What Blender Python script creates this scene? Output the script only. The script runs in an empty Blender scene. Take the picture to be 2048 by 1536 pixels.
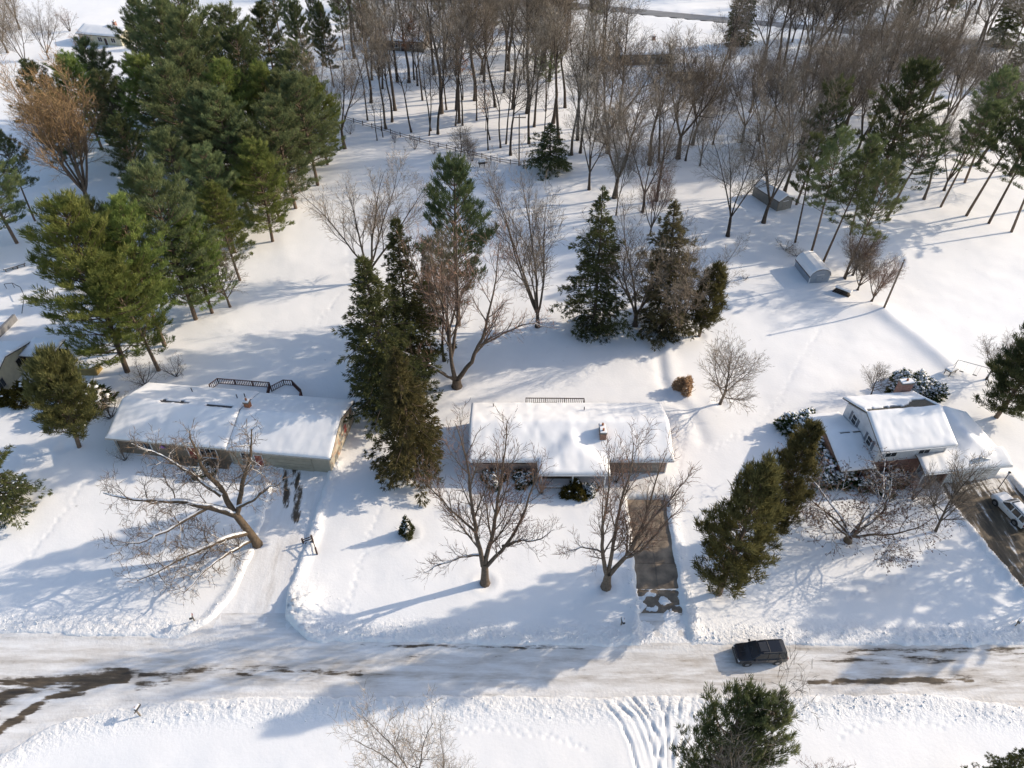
import bpy, math, random
import numpy as np
from mathutils import Vector, Matrix

# ------------------------------------------------------------------ camera, light, exposure
scene = bpy.context.scene
F_PX, PITCH, CAM_H = 1400.0, math.radians(41.5), 62.0
cam_d = bpy.data.cameras.new('camera'); cam = bpy.data.objects.new('camera', cam_d)
scene.collection.objects.link(cam)
cam.location = (0, 0, CAM_H); cam.rotation_euler = (math.pi / 2 - PITCH, 0, 0)
cam_d.sensor_fit = 'HORIZONTAL'; cam_d.sensor_width = 36.0; cam_d.lens = 36.0 * F_PX / 2048
cam_d.clip_start = 0.5; cam_d.clip_end = 6000
scene.camera = cam
SUN_EL, SUN_AZ = math.radians(24.8), math.radians(17.0)     # azimuth counted from +X towards +Y
world = bpy.data.worlds.new('World'); scene.world = world; world.use_nodes = True
wn = world.node_tree.nodes; wl = world.node_tree.links
sky = wn.new('ShaderNodeTexSky'); sky.sky_type = 'NISHITA'; sky.sun_disc = False
sky.sun_elevation = SUN_EL; sky.sun_rotation = math.pi / 2 - SUN_AZ
sky.air_density = 1.0; sky.dust_density = 1.5; sky.ozone_density = 1.0
wn['Background'].inputs['Strength'].default_value = 0.14
wl.new(sky.outputs['Color'], wn['Background'].inputs['Color'])
sun_d = bpy.data.lights.new('sun', 'SUN'); sun_d.energy = 3.0; sun_d.angle = math.radians(0.55)
sun_d.color = (1.0, 0.86, 0.68)
sun = bpy.data.objects.new('sun', sun_d); scene.collection.objects.link(sun)
SUN = Vector((math.cos(SUN_EL) * math.cos(SUN_AZ), math.cos(SUN_EL) * math.sin(SUN_AZ), math.sin(SUN_EL)))
sun.rotation_euler = SUN.to_track_quat('Z', 'Y').to_euler(); sun.location = SUN * 300
vs = scene.view_settings
vs.view_transform = 'Standard'; vs.look = 'None'; vs.gamma = 1.0; vs.use_curve_mapping = False
vs.exposure = 0.66
scene.cycles.use_denoising = True
scene.cycles.max_bounces = 5; scene.cycles.diffuse_bounces = 2; scene.cycles.transparent_max_bounces = 8

# ------------------------------------------------------------------ helpers
COL = scene.collection
rs = np.random.RandomState(7)

def G(px, py, z=0.0):
    """photo pixel (2048 x 1536) to the point of the place at height z"""
    u = (px - 1024) / F_PX; v = (768 - py) / F_PX
    dy = math.cos(PITCH) + v * math.sin(PITCH); dz = -math.sin(PITCH) + v * math.cos(PITCH)
    t = (z - CAM_H) / dz
    return (u * t, dy * t)

def height_for(x, y, ty):
    """height of a vertical thing standing at x, y whose top shows on photo row ty"""
    k = (768 - ty) / F_PX
    s, c = math.sin(PITCH), math.cos(PITCH)
    zz = y * (k * c - s) / (c + k * s)
    return zz + CAM_H

def sm(a, b, x):
    t = np.clip((x - a) / (b - a), 0, 1); return t * t * (3 - 2 * t)

def vnoise(x, y, seed=0):
    x = np.asarray(x, float); y = np.asarray(y, float)
    xi = np.floor(x).astype(np.int64); yi = np.floor(y).astype(np.int64)
    fx = x - xi; fy = y - yi
    fx = fx * fx * (3 - 2 * fx); fy = fy * fy * (3 - 2 * fy)
    def h(a, b):
        n = (a * 374761393 + b * 668265263 + seed * 1274126177) & 0xffffffff
        n = ((n ^ (n >> 13)) * 1103515245) & 0xffffffff
        n = ((n ^ (n >> 16)) * 2246822519) & 0xffffffff
        return ((n >> 8) & 0xffff) / 65535.0
    return (h(xi, yi) * (1 - fx) + h(xi + 1, yi) * fx) * (1 - fy) + (h(xi, yi + 1) * (1 - fx) + h(xi + 1, yi + 1) * fx) * fy - 0.5

def fbm(x, y, seed=0, o=4):
    r = 0; a = 1.0
    for i in range(o):
        r = r + a * vnoise(x, y, seed + i * 17); x = x * 2.03 + 11.3; y = y * 2.03 - 7.1; a *= 0.5
    return r

def poly_mesh(name, V, faces, mat=None, parent=None, smooth=False, mats=None, midx=None):
    """faces: list of integer arrays, each of shape (n, k)"""
    V = np.asarray(V, np.float32)
    me = bpy.data.meshes.new(name)
    me.vertices.add(len(V)); me.vertices.foreach_set('co', V.ravel())
    faces = [np.asarray(f, np.int32) for f in faces if len(f)]
    loops = np.concatenate([f.ravel() for f in faces]); sizes = np.concatenate([np.full(len(f), f.shape[1], np.int32) for f in faces])
    starts = np.concatenate([[0], np.cumsum(sizes)[:-1]]).astype(np.int32)
    me.loops.add(len(loops)); me.loops.foreach_set('vertex_index', loops)
    me.polygons.add(len(sizes)); me.polygons.foreach_set('loop_start', starts)
    if smooth: me.polygons.foreach_set('use_smooth', np.ones(len(sizes), bool))
    if midx is not None: me.polygons.foreach_set('material_index', np.asarray(midx, np.int32))
    me.update(calc_edges=True); me.validate()
    for m in (mats or ([mat] if mat else [])): me.materials.append(m)
    return link(name, me, parent)

def link(name, me, parent=None):
    o = bpy.data.objects.new(name, me); COL.objects.link(o)
    if parent is not None: o.parent = parent
    return o

def thing(name, label, cat, loc=(0, 0, 0), rz=0.0, group=None):
    o = bpy.data.objects.new(name, None); COL.objects.link(o)
    o.empty_display_size = 0.3; o.location = loc; o.rotation_euler = (0, 0, rz)
    return tag(o, label, cat, group)

def tag(o, label, cat, group=None):
    o['label'] = label; o['category'] = cat
    if group: o['group'] = group
    return o

class MB:
    """collects boxes, bars and polygons into one mesh"""
    def __init__(s): s.V = []; s.F = []
    def add(s, V, F):
        n = len(s.V); s.V += [tuple(v) for v in V]; s.F += [tuple(i + n for i in f) for f in F]; return s
    def box(s, x0, x1, y0, y1, z0, z1):
        return s.add([(x0, y0, z0), (x1, y0, z0), (x1, y1, z0), (x0, y1, z0), (x0, y0, z1), (x1, y0, z1), (x1, y1, z1), (x0, y1, z1)],
                     [(0, 3, 2, 1), (4, 5, 6, 7), (0, 1, 5, 4), (1, 2, 6, 5), (2, 3, 7, 6), (3, 0, 4, 7)])
    def bar(s, a, b, w, h=None):
        a = Vector(a); b = Vector(b); h = h or w
        d = (b - a).normalized(); up = Vector((0, 0, 1)) if abs(d.z) < 0.95 else Vector((0, 1, 0))
        r = d.cross(up).normalized() * (w / 2); u = r.cross(d).normalized() * (h / 2)
        V = [p + sx * r + sz * u for p in (a, b) for sx, sz in ((-1, -1), (1, -1), (1, 1), (-1, 1))]
        return s.add(V, [(0, 1, 2, 3), (7, 6, 5, 4), (0, 4, 5, 1), (1, 5, 6, 2), (2, 6, 7, 3), (3, 7, 4, 0)])
    def cyl(s, a, b, r0, r1=None, k=10):
        a = Vector(a); b = Vector(b); r1 = r0 if r1 is None else r1
        d = (b - a).normalized(); up = Vector((0, 0, 1)) if abs(d.z) < 0.95 else Vector((0, 1, 0))
        e = d.cross(up).normalized(); f = d.cross(e)
        V = [p + r * (math.cos(t * 2 * math.pi / k) * e + math.sin(t * 2 * math.pi / k) * f) for p, r in ((a, r0), (b, r1)) for t in range(k)]
        return s.add(V, [(i, (i + 1) % k, k + (i + 1) % k, k + i) for i in range(k)] + [tuple(range(k - 1, -1, -1)), tuple(range(k, 2 * k))])
    def build(s, name, mat, parent=None, smooth=False, bevel=0.0):
        me = bpy.data.meshes.new(name); me.from_pydata(s.V, [], s.F); me.update()
        me.materials.append(mat)
        if smooth: me.polygons.foreach_set('use_smooth', np.ones(len(me.polygons), bool))
        o = link(name, me, parent)
        if bevel:
            m = o.modifiers.new('bevel', 'BEVEL'); m.width = bevel; m.segments = 2
        return o

# ------------------------------------------------------------------ materials
def new_mat(name):
    m = bpy.data.materials.new(name); m.use_nodes = True
    nt = m.node_tree; return m, nt.nodes, nt.links, nt.nodes['Principled BSDF']

def ramp(n, stops):
    r = n.new('ShaderNodeValToRGB'); e = r.color_ramp.elements
    while len(e) < len(stops): e.new(0.5)
    for i, (p, c) in enumerate(stops):
        e[i].position = p; e[i].color = (*c, 1) if len(c) == 3 else c
    return r

def plain(name, col, rough=0.7, var=0.25, scale=3.0, bump=0.15, metal=0.0, stretch=(1, 1, 1), coat=0.0):
    m, n, l, b = new_mat(name)
    tc = n.new('ShaderNodeTexCoord'); mp = n.new('ShaderNodeMapping'); mp.inputs['Scale'].default_value = stretch
    no = n.new('ShaderNodeTexNoise'); no.inputs['Scale'].default_value = scale; no.inputs['Detail'].default_value = 6
    l.new(tc.outputs['Object'], mp.inputs['Vector']); l.new(mp.outputs[0], no.inputs['Vector'])
    lo = tuple(c * (1 - var) for c in col); hi = tuple(min(1, c * (1 + var)) for c in col)
    r = ramp(n, [(0.3, lo), (0.7, hi)]); l.new(no.outputs[0], r.inputs[0]); l.new(r.outputs[0], b.inputs['Base Color'])
    b.inputs['Roughness'].default_value = rough; b.inputs['Metallic'].default_value = metal
    if coat: b.inputs['Coat Weight'].default_value = coat
    if bump:
        bp = n.new('ShaderNodeBump'); bp.inputs['Strength'].default_value = bump; bp.inputs['Distance'].default_value = 0.03
        l.new(no.outputs[0], bp.inputs['Height']); l.new(bp.outputs[0], b.inputs['Normal'])
    return m

SNOW = (0.87, 0.865, 0.86)
def math_node(n, l, op, a, b=None, c=None, clamp=False):
    m = n.new('ShaderNodeMath'); m.operation = op; m.use_clamp = clamp
    for i, v in enumerate((a, b, c)):
        if v is None: continue
        if isinstance(v, (int, float)): m.inputs[i].default_value = v
        else: l.new(v, m.inputs[i])
    return m.outputs[0]

def snow_mat(name, stretch, wear_scale):
    """packed or fresh snow; mesh attributes say where grit, bare pavement and lumps are"""
    m, n, l, b = new_mat(name)
    tc = n.new('ShaderNodeTexCoord')
    mp = n.new('ShaderNodeMapping'); mp.inputs['Scale'].default_value = stretch
    l.new(tc.outputs['Object'], mp.inputs['Vector'])
    n1 = n.new('ShaderNodeTexNoise'); n1.inputs['Scale'].default_value = wear_scale; n1.inputs['Detail'].default_value = 8; n1.inputs['Roughness'].default_value = 0.65
    l.new(mp.outputs[0], n1.inputs['Vector'])
    n2 = n.new('ShaderNodeTexNoise'); n2.inputs['Scale'].default_value = 3.2; n2.inputs['Detail'].default_value = 7; n2.inputs['Roughness'].default_value = 0.62
    l.new(tc.outputs['Object'], n2.inputs['Vector'])
    n3 = n.new('ShaderNodeTexNoise'); n3.inputs['Scale'].default_value = 0.35; n3.inputs['Detail'].default_value = 3
    l.new(tc.outputs['Object'], n3.inputs['Vector'])
    at = {}
    for k in ('dirt', 'asph', 'lump'):
        a = n.new('ShaderNodeAttribute'); a.attribute_name = k; at[k] = a.outputs['Fac']
    base = ramp(n, [(0.35, tuple(c * 0.975 for c in SNOW)), (0.65, SNOW)]); l.new(n3.outputs[0], base.inputs[0])
    # grit: attribute plus noise
    d = math_node(n, l, 'MULTIPLY_ADD', n1.outputs[0], 2.2, -0.6); d = math_node(n, l, 'MULTIPLY', d, at['dirt'], clamp=True)
    mx = n.new('ShaderNodeMix'); mx.data_type = 'RGBA'; mx.inputs['B'].default_value = (0.30, 0.245, 0.185, 1)
    l.new(d, mx.inputs['Factor']); l.new(base.outputs[0], mx.inputs['A'])
    # bare pavement
    a = math_node(n, l, 'ADD', at['asph'], math_node(n, l, 'MULTIPLY_ADD', n1.outputs[0], 2.4, -0.7))
    a = math_node(n, l, 'MULTIPLY_ADD', n2.outputs[0], 0.35, a)
    mr = n.new('ShaderNodeMapRange'); mr.interpolation_type = 'SMOOTHSTEP'
    mr.inputs['From Min'].default_value = 1.06; mr.inputs['From Max'].default_value = 1.42; l.new(a, mr.inputs['Value'])
    pv = ramp(n, [(0.35, (0.22, 0.165, 0.11)), (0.5, (0.115, 0.088, 0.060)), (0.70, (0.045, 0.039, 0.033))]); l.new(n1.outputs[0], pv.inputs[0])
    mx2 = n.new('ShaderNodeMix'); mx2.data_type = 'RGBA'
    l.new(mr.outputs[0], mx2.inputs['Factor']); l.new(mx.outputs['Result'], mx2.inputs['A']); l.new(pv.outputs[0], mx2.inputs['B'])
    l.new(mx2.outputs['Result'], b.inputs['Base Color'])
    b.inputs['Roughness'].default_value = 0.62; b.inputs['Specular IOR Level'].default_value = 0.25
    lum = math_node(n, l, 'MULTIPLY_ADD', at['lump'], 0.6, 0.09)
    bp = n.new('ShaderNodeBump'); bp.inputs['Distance'].default_value = 0.30
    l.new(lum, bp.inputs['Strength']); l.new(n2.outputs[0], bp.inputs['Height']); l.new(bp.outputs[0], b.inputs['Normal'])
    return m

M = {}
M['yard'] = snow_mat('fresh_snow', (1, 1, 1), 1.1)
M['road'] = snow_mat('packed_road_snow', (0.16, 1.0, 1), 1.7)
M['drive'] = snow_mat('packed_drive_snow', (1.0, 0.16, 1), 1.9)
M['snow'] = plain('clean_snow', SNOW, 0.65, 0.03, 0.8, 0.12)

def bark(name, col, snow=0.0):
    m, n, l, b = new_mat(name)
    tc = n.new('ShaderNodeTexCoord'); no = n.new('ShaderNodeTexNoise'); no.inputs['Scale'].default_value = 5; no.inputs['Detail'].default_value = 5
    l.new(tc.outputs['Object'], no.inputs['Vector'])
    oi = n.new('ShaderNodeObjectInfo')
    r = ramp(n, [(0.3, tuple(c * 0.65 for c in col)), (0.7, tuple(c * 1.35 for c in col))]); l.new(no.outputs[0], r.inputs[0])
    hv = n.new('ShaderNodeHueSaturation'); l.new(r.outputs[0], hv.inputs['Color'])
    l.new(math_node(n, l, 'MULTIPLY_ADD', oi.outputs['Random'], 0.6, 0.7), hv.inputs['Value'])
    out = hv.outputs[0]
    if snow:
        g = n.new('ShaderNodeNewGeometry'); sp = n.new('ShaderNodeSeparateXYZ'); l.new(g.outputs['Normal'], sp.inputs[0])
        n2 = n.new('ShaderNodeTexNoise'); n2.inputs['Scale'].default_value = 0.9; l.new(tc.outputs['Object'], n2.inputs['Vector'])
        v = math_node(n, l, 'MULTIPLY_ADD', n2.outputs[0], 0.9, sp.outputs['Z'])
        mr = n.new('ShaderNodeMapRange'); mr.inputs['From Min'].default_value = 1.25 - snow; mr.inputs['From Max'].default_value = 1.35 - snow; l.new(v, mr.inputs['Value'])
        mx = n.new('ShaderNodeMix'); mx.data_type = 'RGBA'; mx.inputs['B'].default_value = (*SNOW, 1)
        l.new(mr.outputs[0], mx.inputs['Factor']); l.new(out, mx.inputs['A']); out = mx.outputs['Result']
    l.new(out, b.inputs['Base Color']); b.inputs['Roughness'].default_value = 0.85; b.inputs['Specular IOR Level'].default_value = 0.2
    return m

def needles(name, a, c, trans=0.34):
    m, n, l, b = new_mat(name)
    tc = n.new('ShaderNodeTexCoord'); no = n.new('ShaderNodeTexNoise'); no.inputs['Scale'].default_value = 0.55; no.inputs['Detail'].default_value = 5
    l.new(tc.outputs['Object'], no.inputs['Vector'])
    r = ramp(n, [(0.32, a), (0.68, c)]); l.new(no.outputs[0], r.inputs[0])
    oi = n.new('ShaderNodeObjectInfo'); hv = n.new('ShaderNodeHueSaturation'); l.new(r.outputs[0], hv.inputs['Color'])
    l.new(math_node(n, l, 'MULTIPLY_ADD', oi.outputs['Random'], 0.5, 0.75), hv.inputs['Value'])
    l.new(math_node(n, l, 'MULTIPLY_ADD', oi.outputs['Random'], 0.035, 0.482), hv.inputs['Hue'])
    df = n.new('ShaderNodeBsdfDiffuse'); tr = n.new('ShaderNodeBsdfTranslucent'); mx = n.new('ShaderNodeMixShader'); mx.inputs[0].default_value = trans
    l.new(hv.outputs[0], df.inputs[0]); l.new(hv.outputs[0], tr.inputs[0]); l.new(df.outputs[0], mx.inputs[1]); l.new(tr.outputs[0], mx.inputs[2])
    out = [x for x in n if x.type == 'OUTPUT_MATERIAL'][0]; l.new(mx.outputs[0], out.inputs['Surface'])
    return m

M['bark'] = bark('bark_grey_brown', (0.105, 0.082, 0.062))
M['bark_dark'] = bark('bark_dark', (0.062, 0.049, 0.039))
M['bark_snowy'] = bark('bark_with_snow', (0.125, 0.092, 0.062), 0.18)
M['twig_dark'] = bark('twig_dark', (0.13, 0.095, 0.068))
M['bark_bit'] = bark('bark_light_snow', (0.135, 0.103, 0.076), 0.12)
M['bark_pine'] = bark('bark_pine', (0.15, 0.11, 0.08))
M['twig'] = bark('twig_brown', (0.240, 0.192, 0.142))
M['twig_grey'] = bark('twig_grey', (0.262, 0.224, 0.176))
M['twig_red'] = bark('twig_reddish', (0.235, 0.145, 0.105))
M['twig_pale'] = bark('twig_pale', (0.27, 0.225, 0.18))
M['twig_tan'] = bark('twig_tan', (0.36, 0.235, 0.12))
M['pine_a'] = needles('pine_needles_olive', (0.105, 0.150, 0.044), (0.275, 0.305, 0.096))
M['pine_b'] = needles('pine_needles_grey', (0.092, 0.125, 0.060), (0.235, 0.260, 0.120))
M['pine_c'] = needles('pine_needles_dark', (0.060, 0.082, 0.042), (0.150, 0.170, 0.075))
M['spruce'] = needles('spruce_needles', (0.048, 0.060, 0.028), (0.135, 0.140, 0.058))
M['spruce_o'] = needles('spruce_needles_olive', (0.075, 0.074, 0.032), (0.175, 0.160, 0.066))
M['spruce_br'] = needles('spruce_needles_brown', (0.085, 0.078, 0.040), (0.180, 0.152, 0.078))
M['oak_leaf'] = needles('dry_oak_leaves', (0.15, 0.072, 0.035), (0.26, 0.13, 0.06))
M['rust_leaf'] = needles('rust_leaves', (0.33, 0.14, 0.05), (0.5, 0.22, 0.07))
M['berry'] = needles('crab_fruit', (0.085, 0.045, 0.036), (0.15, 0.085, 0.065), 0.1)
M['grass'] = needles('dry_grass_blades', (0.50, 0.36, 0.21), (0.72, 0.55, 0.35))
M['box_leaf'] = needles('evergreen_shrub_leaves', (0.035, 0.05, 0.02), (0.07, 0.09, 0.03))
M['yew'] = needles('yew_leaves', (0.075, 0.07, 0.018), (0.15, 0.135, 0.035))

def siding(name, col, pitch=0.2, vertical=False):
    m, n, l, b = new_mat(name)
    tc = n.new('ShaderNodeTexCoord'); sp = n.new('ShaderNodeSeparateXYZ'); l.new(tc.outputs['Object'], sp.inputs[0])
    f = math_node(n, l, 'FRACT', math_node(n, l, 'DIVIDE', sp.outputs['Z'], pitch))
    no = n.new('ShaderNodeTexNoise'); no.inputs['Scale'].default_value = 1.2; no.inputs['Detail'].default_value = 6; l.new(tc.outputs['Object'], no.inputs['Vector'])
    r = ramp(n, [(0.3, tuple(c * 0.86 for c in col)), (0.7, tuple(min(1, c * 1.1) for c in col))]); l.new(no.outputs[0], r.inputs[0])
    l.new(r.outputs[0], b.inputs['Base Color']); b.inputs['Roughness'].default_value = 0.6
    bp = n.new('ShaderNodeBump'); bp.inputs['Strength'].default_value = 0.8; bp.inputs['Distance'].default_value = 0.03
    l.new(f, bp.inputs['Height']); l.new(bp.outputs[0], b.inputs['Normal'])
    return m

def brick(name, c1, c2, mortar):
    m, n, l, b = new_mat(name)
    tc = n.new('ShaderNodeTexCoord'); sp = n.new('ShaderNodeSeparateXYZ'); l.new(tc.outputs['Object'], sp.inputs[0])
    cb = n.new('ShaderNodeCombineXYZ'); l.new(math_node(n, l, 'ADD', sp.outputs['X'], sp.outputs['Y']), cb.inputs['X']); l.new(sp.outputs['Z'], cb.inputs['Y'])
    t = n.new('ShaderNodeTexBrick'); t.inputs['Color1'].default_value = (*c1, 1); t.inputs['Color2'].default_value = (*c2, 1); t.inputs['Mortar'].default_value = (*mortar, 1)
    t.inputs['Scale'].default_value = 1.0; t.inputs['Brick Width'].default_value = 0.22; t.inputs['Row Height'].default_value = 0.075; t.inputs['Mortar Size'].default_value = 0.008
    l.new(cb.outputs[0], t.inputs['Vector'])
    no = n.new('ShaderNodeTexNoise'); no.inputs['Scale'].default_value = 2.5; no.inputs['Detail'].default_value = 6; l.new(tc.outputs['Object'], no.inputs['Vector'])
    hv = n.new('ShaderNodeHueSaturation'); l.new(t.outputs[0], hv.inputs['Color']); l.new(math_node(n, l, 'MULTIPLY_ADD', no.outputs[0], 0.9, 0.55), hv.inputs['Value'])
    l.new(hv.outputs[0], b.inputs['Base Color']); b.inputs['Roughness'].default_value = 0.9
    bp = n.new('ShaderNodeBump'); bp.inputs['Strength'].default_value = 0.5; bp.inputs['Distance'].default_value = 0.01; bp.invert = True
    l.new(t.outputs['Fac'], bp.inputs['Height']); l.new(bp.outputs[0], b.inputs['Normal'])
    return m

def stone(name):
    m, n, l, b = new_mat(name)
    tc = n.new('ShaderNodeTexCoord'); v = n.new('ShaderNodeTexVoronoi'); v.inputs['Scale'].default_value = 2.2; l.new(tc.outputs['Object'], v.inputs['Vector'])
    r = ramp(n, [(0.0, (0.42, 0.36, 0.26)), (0.35, (0.30, 0.29, 0.27)), (0.6, (0.52, 0.47, 0.36)), (0.85, (0.36, 0.20, 0.13)), (1.0, (0.26, 0.28, 0.27))])
    sp = n.new('ShaderNodeSeparateColor'); l.new(v.outputs['Color'], sp.inputs[0]); l.new(sp.outputs[0], r.inputs[0]); l.new(r.outputs[0], b.inputs['Base Color'])
    b.inputs['Roughness'].default_value = 0.9
    bp = n.new('ShaderNodeBump'); bp.inputs['Strength'].default_value = 0.6; bp.inputs['Distance'].default_value = 0.06; bp.invert = True
    l.new(v.outputs['Distance'], bp.inputs['Height']); l.new(bp.outputs[0], b.inputs['Normal'])
    return m

M['beige'] = siding('beige_siding', (0.36, 0.325, 0.25), 0.22)
M['cream'] = siding('cream_siding', (0.50, 0.47, 0.35), 0.2)
M['white_siding'] = siding('white_siding', (0.66, 0.68, 0.70), 0.18)
M['brown_board'] = siding('brown_boards', (0.20, 0.155, 0.11), 0.2)
M['grey_board'] = siding('grey_boards', (0.22, 0.205, 0.18), 0.2)
M['grey_wood'] = plain('weathered_wood', (0.17, 0.145, 0.115), 0.85, 0.3, 4, 0.3, stretch=(1, 1, 4))
M['dark_wood'] = plain('dark_stained_wood', (0.055, 0.032, 0.026), 0.7, 0.3, 5)
M['red_wood'] = plain('red_brown_stain', (0.075, 0.030, 0.024), 0.7, 0.3, 5)
M['black'] = plain('black_metal', (0.018, 0.018, 0.02), 0.45, 0.2, 5, 0)
M['brick_b'] = brick('pink_brown_brick', (0.33, 0.20, 0.15), (0.42, 0.29, 0.23), (0.42, 0.38, 0.34))
M['brick_c'] = brick('red_brick', (0.25, 0.10, 0.065), (0.33, 0.15, 0.10), (0.36, 0.32, 0.29))
M['brick_d'] = brick('orange_brown_brick', (0.30, 0.14, 0.075), (0.22, 0.10, 0.06), (0.33, 0.28, 0.24))
M['stone'] = stone('mixed_stone')
M['shingle'] = plain('dark_shingles', (0.055, 0.052, 0.055), 0.9, 0.4, 7, 0.5)
M['shingle_br'] = plain('brown_shingles', (0.10, 0.085, 0.065), 0.9, 0.4, 7, 0.5)
M['white'] = plain('white_paint', (0.74, 0.74, 0.73), 0.5, 0.06, 2, 0.05)
M['fascia'] = plain('tan_fascia', (0.40, 0.36, 0.30), 0.6, 0.12, 2, 0.05)
M['glass'] = plain('window_glass', (0.02, 0.024, 0.028), 0.06, 0.2, 1, 0)
M['shutter'] = plain('grey_shutter', (0.15, 0.165, 0.19), 0.6, 0.15, 3, 0.1)
M['red_door'] = plain('red_door', (0.26, 0.045, 0.03), 0.5, 0.15, 2, 0.05)
M['concrete'] = plain('wet_concrete', (0.190, 0.145, 0.100), 0.55, 0.6, 0.9, 0.25)
M['asphalt'] = plain('far_asphalt', (0.20, 0.20, 0.205), 0.8, 0.18, 0.4, 0.1, stretch=(0.1, 1, 1))
M['tan'] = plain('tan_tarp', (0.30, 0.215, 0.075), 0.7, 0.2, 2, 0.3)
M['pole'] = plain('pole_wood', (0.20, 0.15, 0.11), 0.85, 0.25, 6, 0.2, stretch=(3, 3, 0.4))
M['galv'] = plain('galvanised_metal', (0.42, 0.44, 0.46), 0.4, 0.15, 3, 0.05, metal=0.6)
M['blue_grey'] = siding('blue_grey_siding', (0.30, 0.34, 0.39), 0.2)
M['copper'] = plain('chimney_copper', (0.33, 0.13, 0.06), 0.8, 0.3, 6, 0.3)

# ------------------------------------------------------------------ the ground: snow, road, driveways
ROAD_UP = np.array([(-400, 36), (-80, 35.0), (-48.8, 34.2), (-20, 33.35), (8.3, 32.95), (48, 32.95), (80, 33.0), (400, 34)])
ROAD_LO = np.array([(-400, -300), (-60, -60), (-46.5, 14.0), (-42.8, 23.3), (-40.5, 25.3), (-38.1, 26.5), (-32, 27.75), (-24, 28.2), (-14.4, 28.35), (12.3, 28.25), (36.9, 28.5), (45, 27.4), (52, 25.5), (80, 18), (400, -60)])
def road_d(x, y):
    return np.minimum(np.interp(x, ROAD_UP[:, 0], ROAD_UP[:, 1]) - y, y - np.interp(x, ROAD_LO[:, 0], ROAD_LO[:, 1]))

def strip_d(x, y, L, R, y0, y1):
    """inside distance of a drive whose left and right edges are polylines x(y)"""
    L = np.array(L); R = np.array(R)
    xl = np.interp(y, L[:, 1], L[:, 0]); xr = np.interp(y, R[:, 1], R[:, 0])
    return np.minimum(np.minimum(x - xl, xr - x), np.minimum(y - y0, y1 - y))

DA_L = [(-31.5, 33.5), (-28.6, 36.0), (-27.6, 38.5), (-26.9, 44.0), (-27.6, 55.5)]
DA_R = [(-19.6, 33.5), (-22.0, 36.0), (-22.7, 38.5), (-22.2, 44.0), (-21.6, 55.5)]
DB_L = [(12.3, 33.0), (12.65, 36), (13.1, 48), (13.0, 51)]
DB_R = [(16.9, 33.0), (16.55, 36), (17.1, 49), (17.1, 51)]
DC_L = [(54.0, 33.0), (51.6, 39.7), (49.6, 50.4), (49.0, 54)]
DC_R = [(62.5, 33.0), (60.5, 39.7), (58.0, 50.4), (57.6, 54)]
def drv_a(x, y): return strip_d(x, y, DA_L, DA_R, 33.0, 55.0)
def drv_b(x, y): return strip_d(x, y, DB_L, DB_R, 33.0, 50.6)
def drv_c(x, y): return strip_d(x, y, DC_L, DC_R, 33.0, 53.6)

def seg_dist(x, y, pts):
    d = np.full(np.shape(x), 1e9)
    for (ax, ay), (bx, by) in zip(pts[:-1], pts[1:]):
        vx, vy = bx - ax, by - ay
        t = np.clip(((x - ax) * vx + (y - ay) * vy) / (vx * vx + vy * vy + 1e-9), 0, 1)
        d = np.minimum(d, np.hypot(x - ax - t * vx, y - ay - t * vy))
    return d

TRACKS = [[G(*p) for p in t] for t in (
    [(1195, 1393), (1240, 1440), (1262, 1490), (1275, 1545), (1280, 1600)],
    [(1215, 1393), (1262, 1432), (1288, 1485), (1300, 1545), (1306, 1600)],
    [(1238, 1393), (1280, 1430), (1300, 1480), (1318, 1545), (1322, 1600)],
    [(1262, 1393), (1292, 1430), (1318, 1475), (1330, 1545), (1334, 1600)],
    [(1290, 1393), (1305, 1440), (1310, 1500), (1322, 1560), (1330, 1600)],
    [(1312, 1393), (1332, 1440), (1336, 1490), (1335, 1560), (1335, 1600)],
    [(1338, 1393), (1330, 1450), (1322, 1500), (1312, 1560), (1306, 1600)],
    [(1362, 1393), (1352, 1450), (1345, 1500), (1342, 1560), (1340, 1600)],
    [(1385, 1393), (1378, 1440), (1362, 1500), (1354, 1560), (1350, 1600)])]

HOLLOWS = [G(*p) for p in ((515, 1088), (970, 1165), (1212, 1172), (815, 1067), (1437, 1185), (1530, 1075), (1697, 1080), (836, 952), (785, 818), (917, 648), (914, 772), (742, 562), (1075, 652), (1188, 655), (1270, 652), (1325, 655), (1398, 672), (1440, 806), (461, 614), (128, 893), (1456, 472), (1527, 446))]
TRAILS = [([G(*p) for p in t], st, d) for t, st, d in (
    ([(1335, 1015), (1352, 960), (1362, 900), (1372, 850), (1400, 815)], 0.55, 0.12), ([(1420, 900), (1500, 860), (1560, 800), (1600, 720), (1640, 660)], 0.6, 0.10),
    ([(690, 1230), (720, 1120), (760, 1020), (800, 985), (905, 985)], 0.5, 0.09), ([(560, 700), (640, 640), (700, 560), (690, 480), (720, 400)], 0.7, 0.12),
    ([(1130, 770), (1180, 730), (1250, 715), (1300, 740), (1350, 772)], 0.55, 0.10), ([(60, 1110), (130, 1020), (170, 960), (215, 930)], 0.5, 0.09), ([(1700, 1190), (1790, 1160), (1850, 1120), (1890, 1060)], 0.45, 0.08),
    ([(840, 1480), (980, 1455), (1100, 1470), (1180, 1500)], 0.45, 0.07), ([(1680, 1470), (1760, 1440), (1880, 1450), (1980, 1430)], 0.45, 0.07))]

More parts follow.
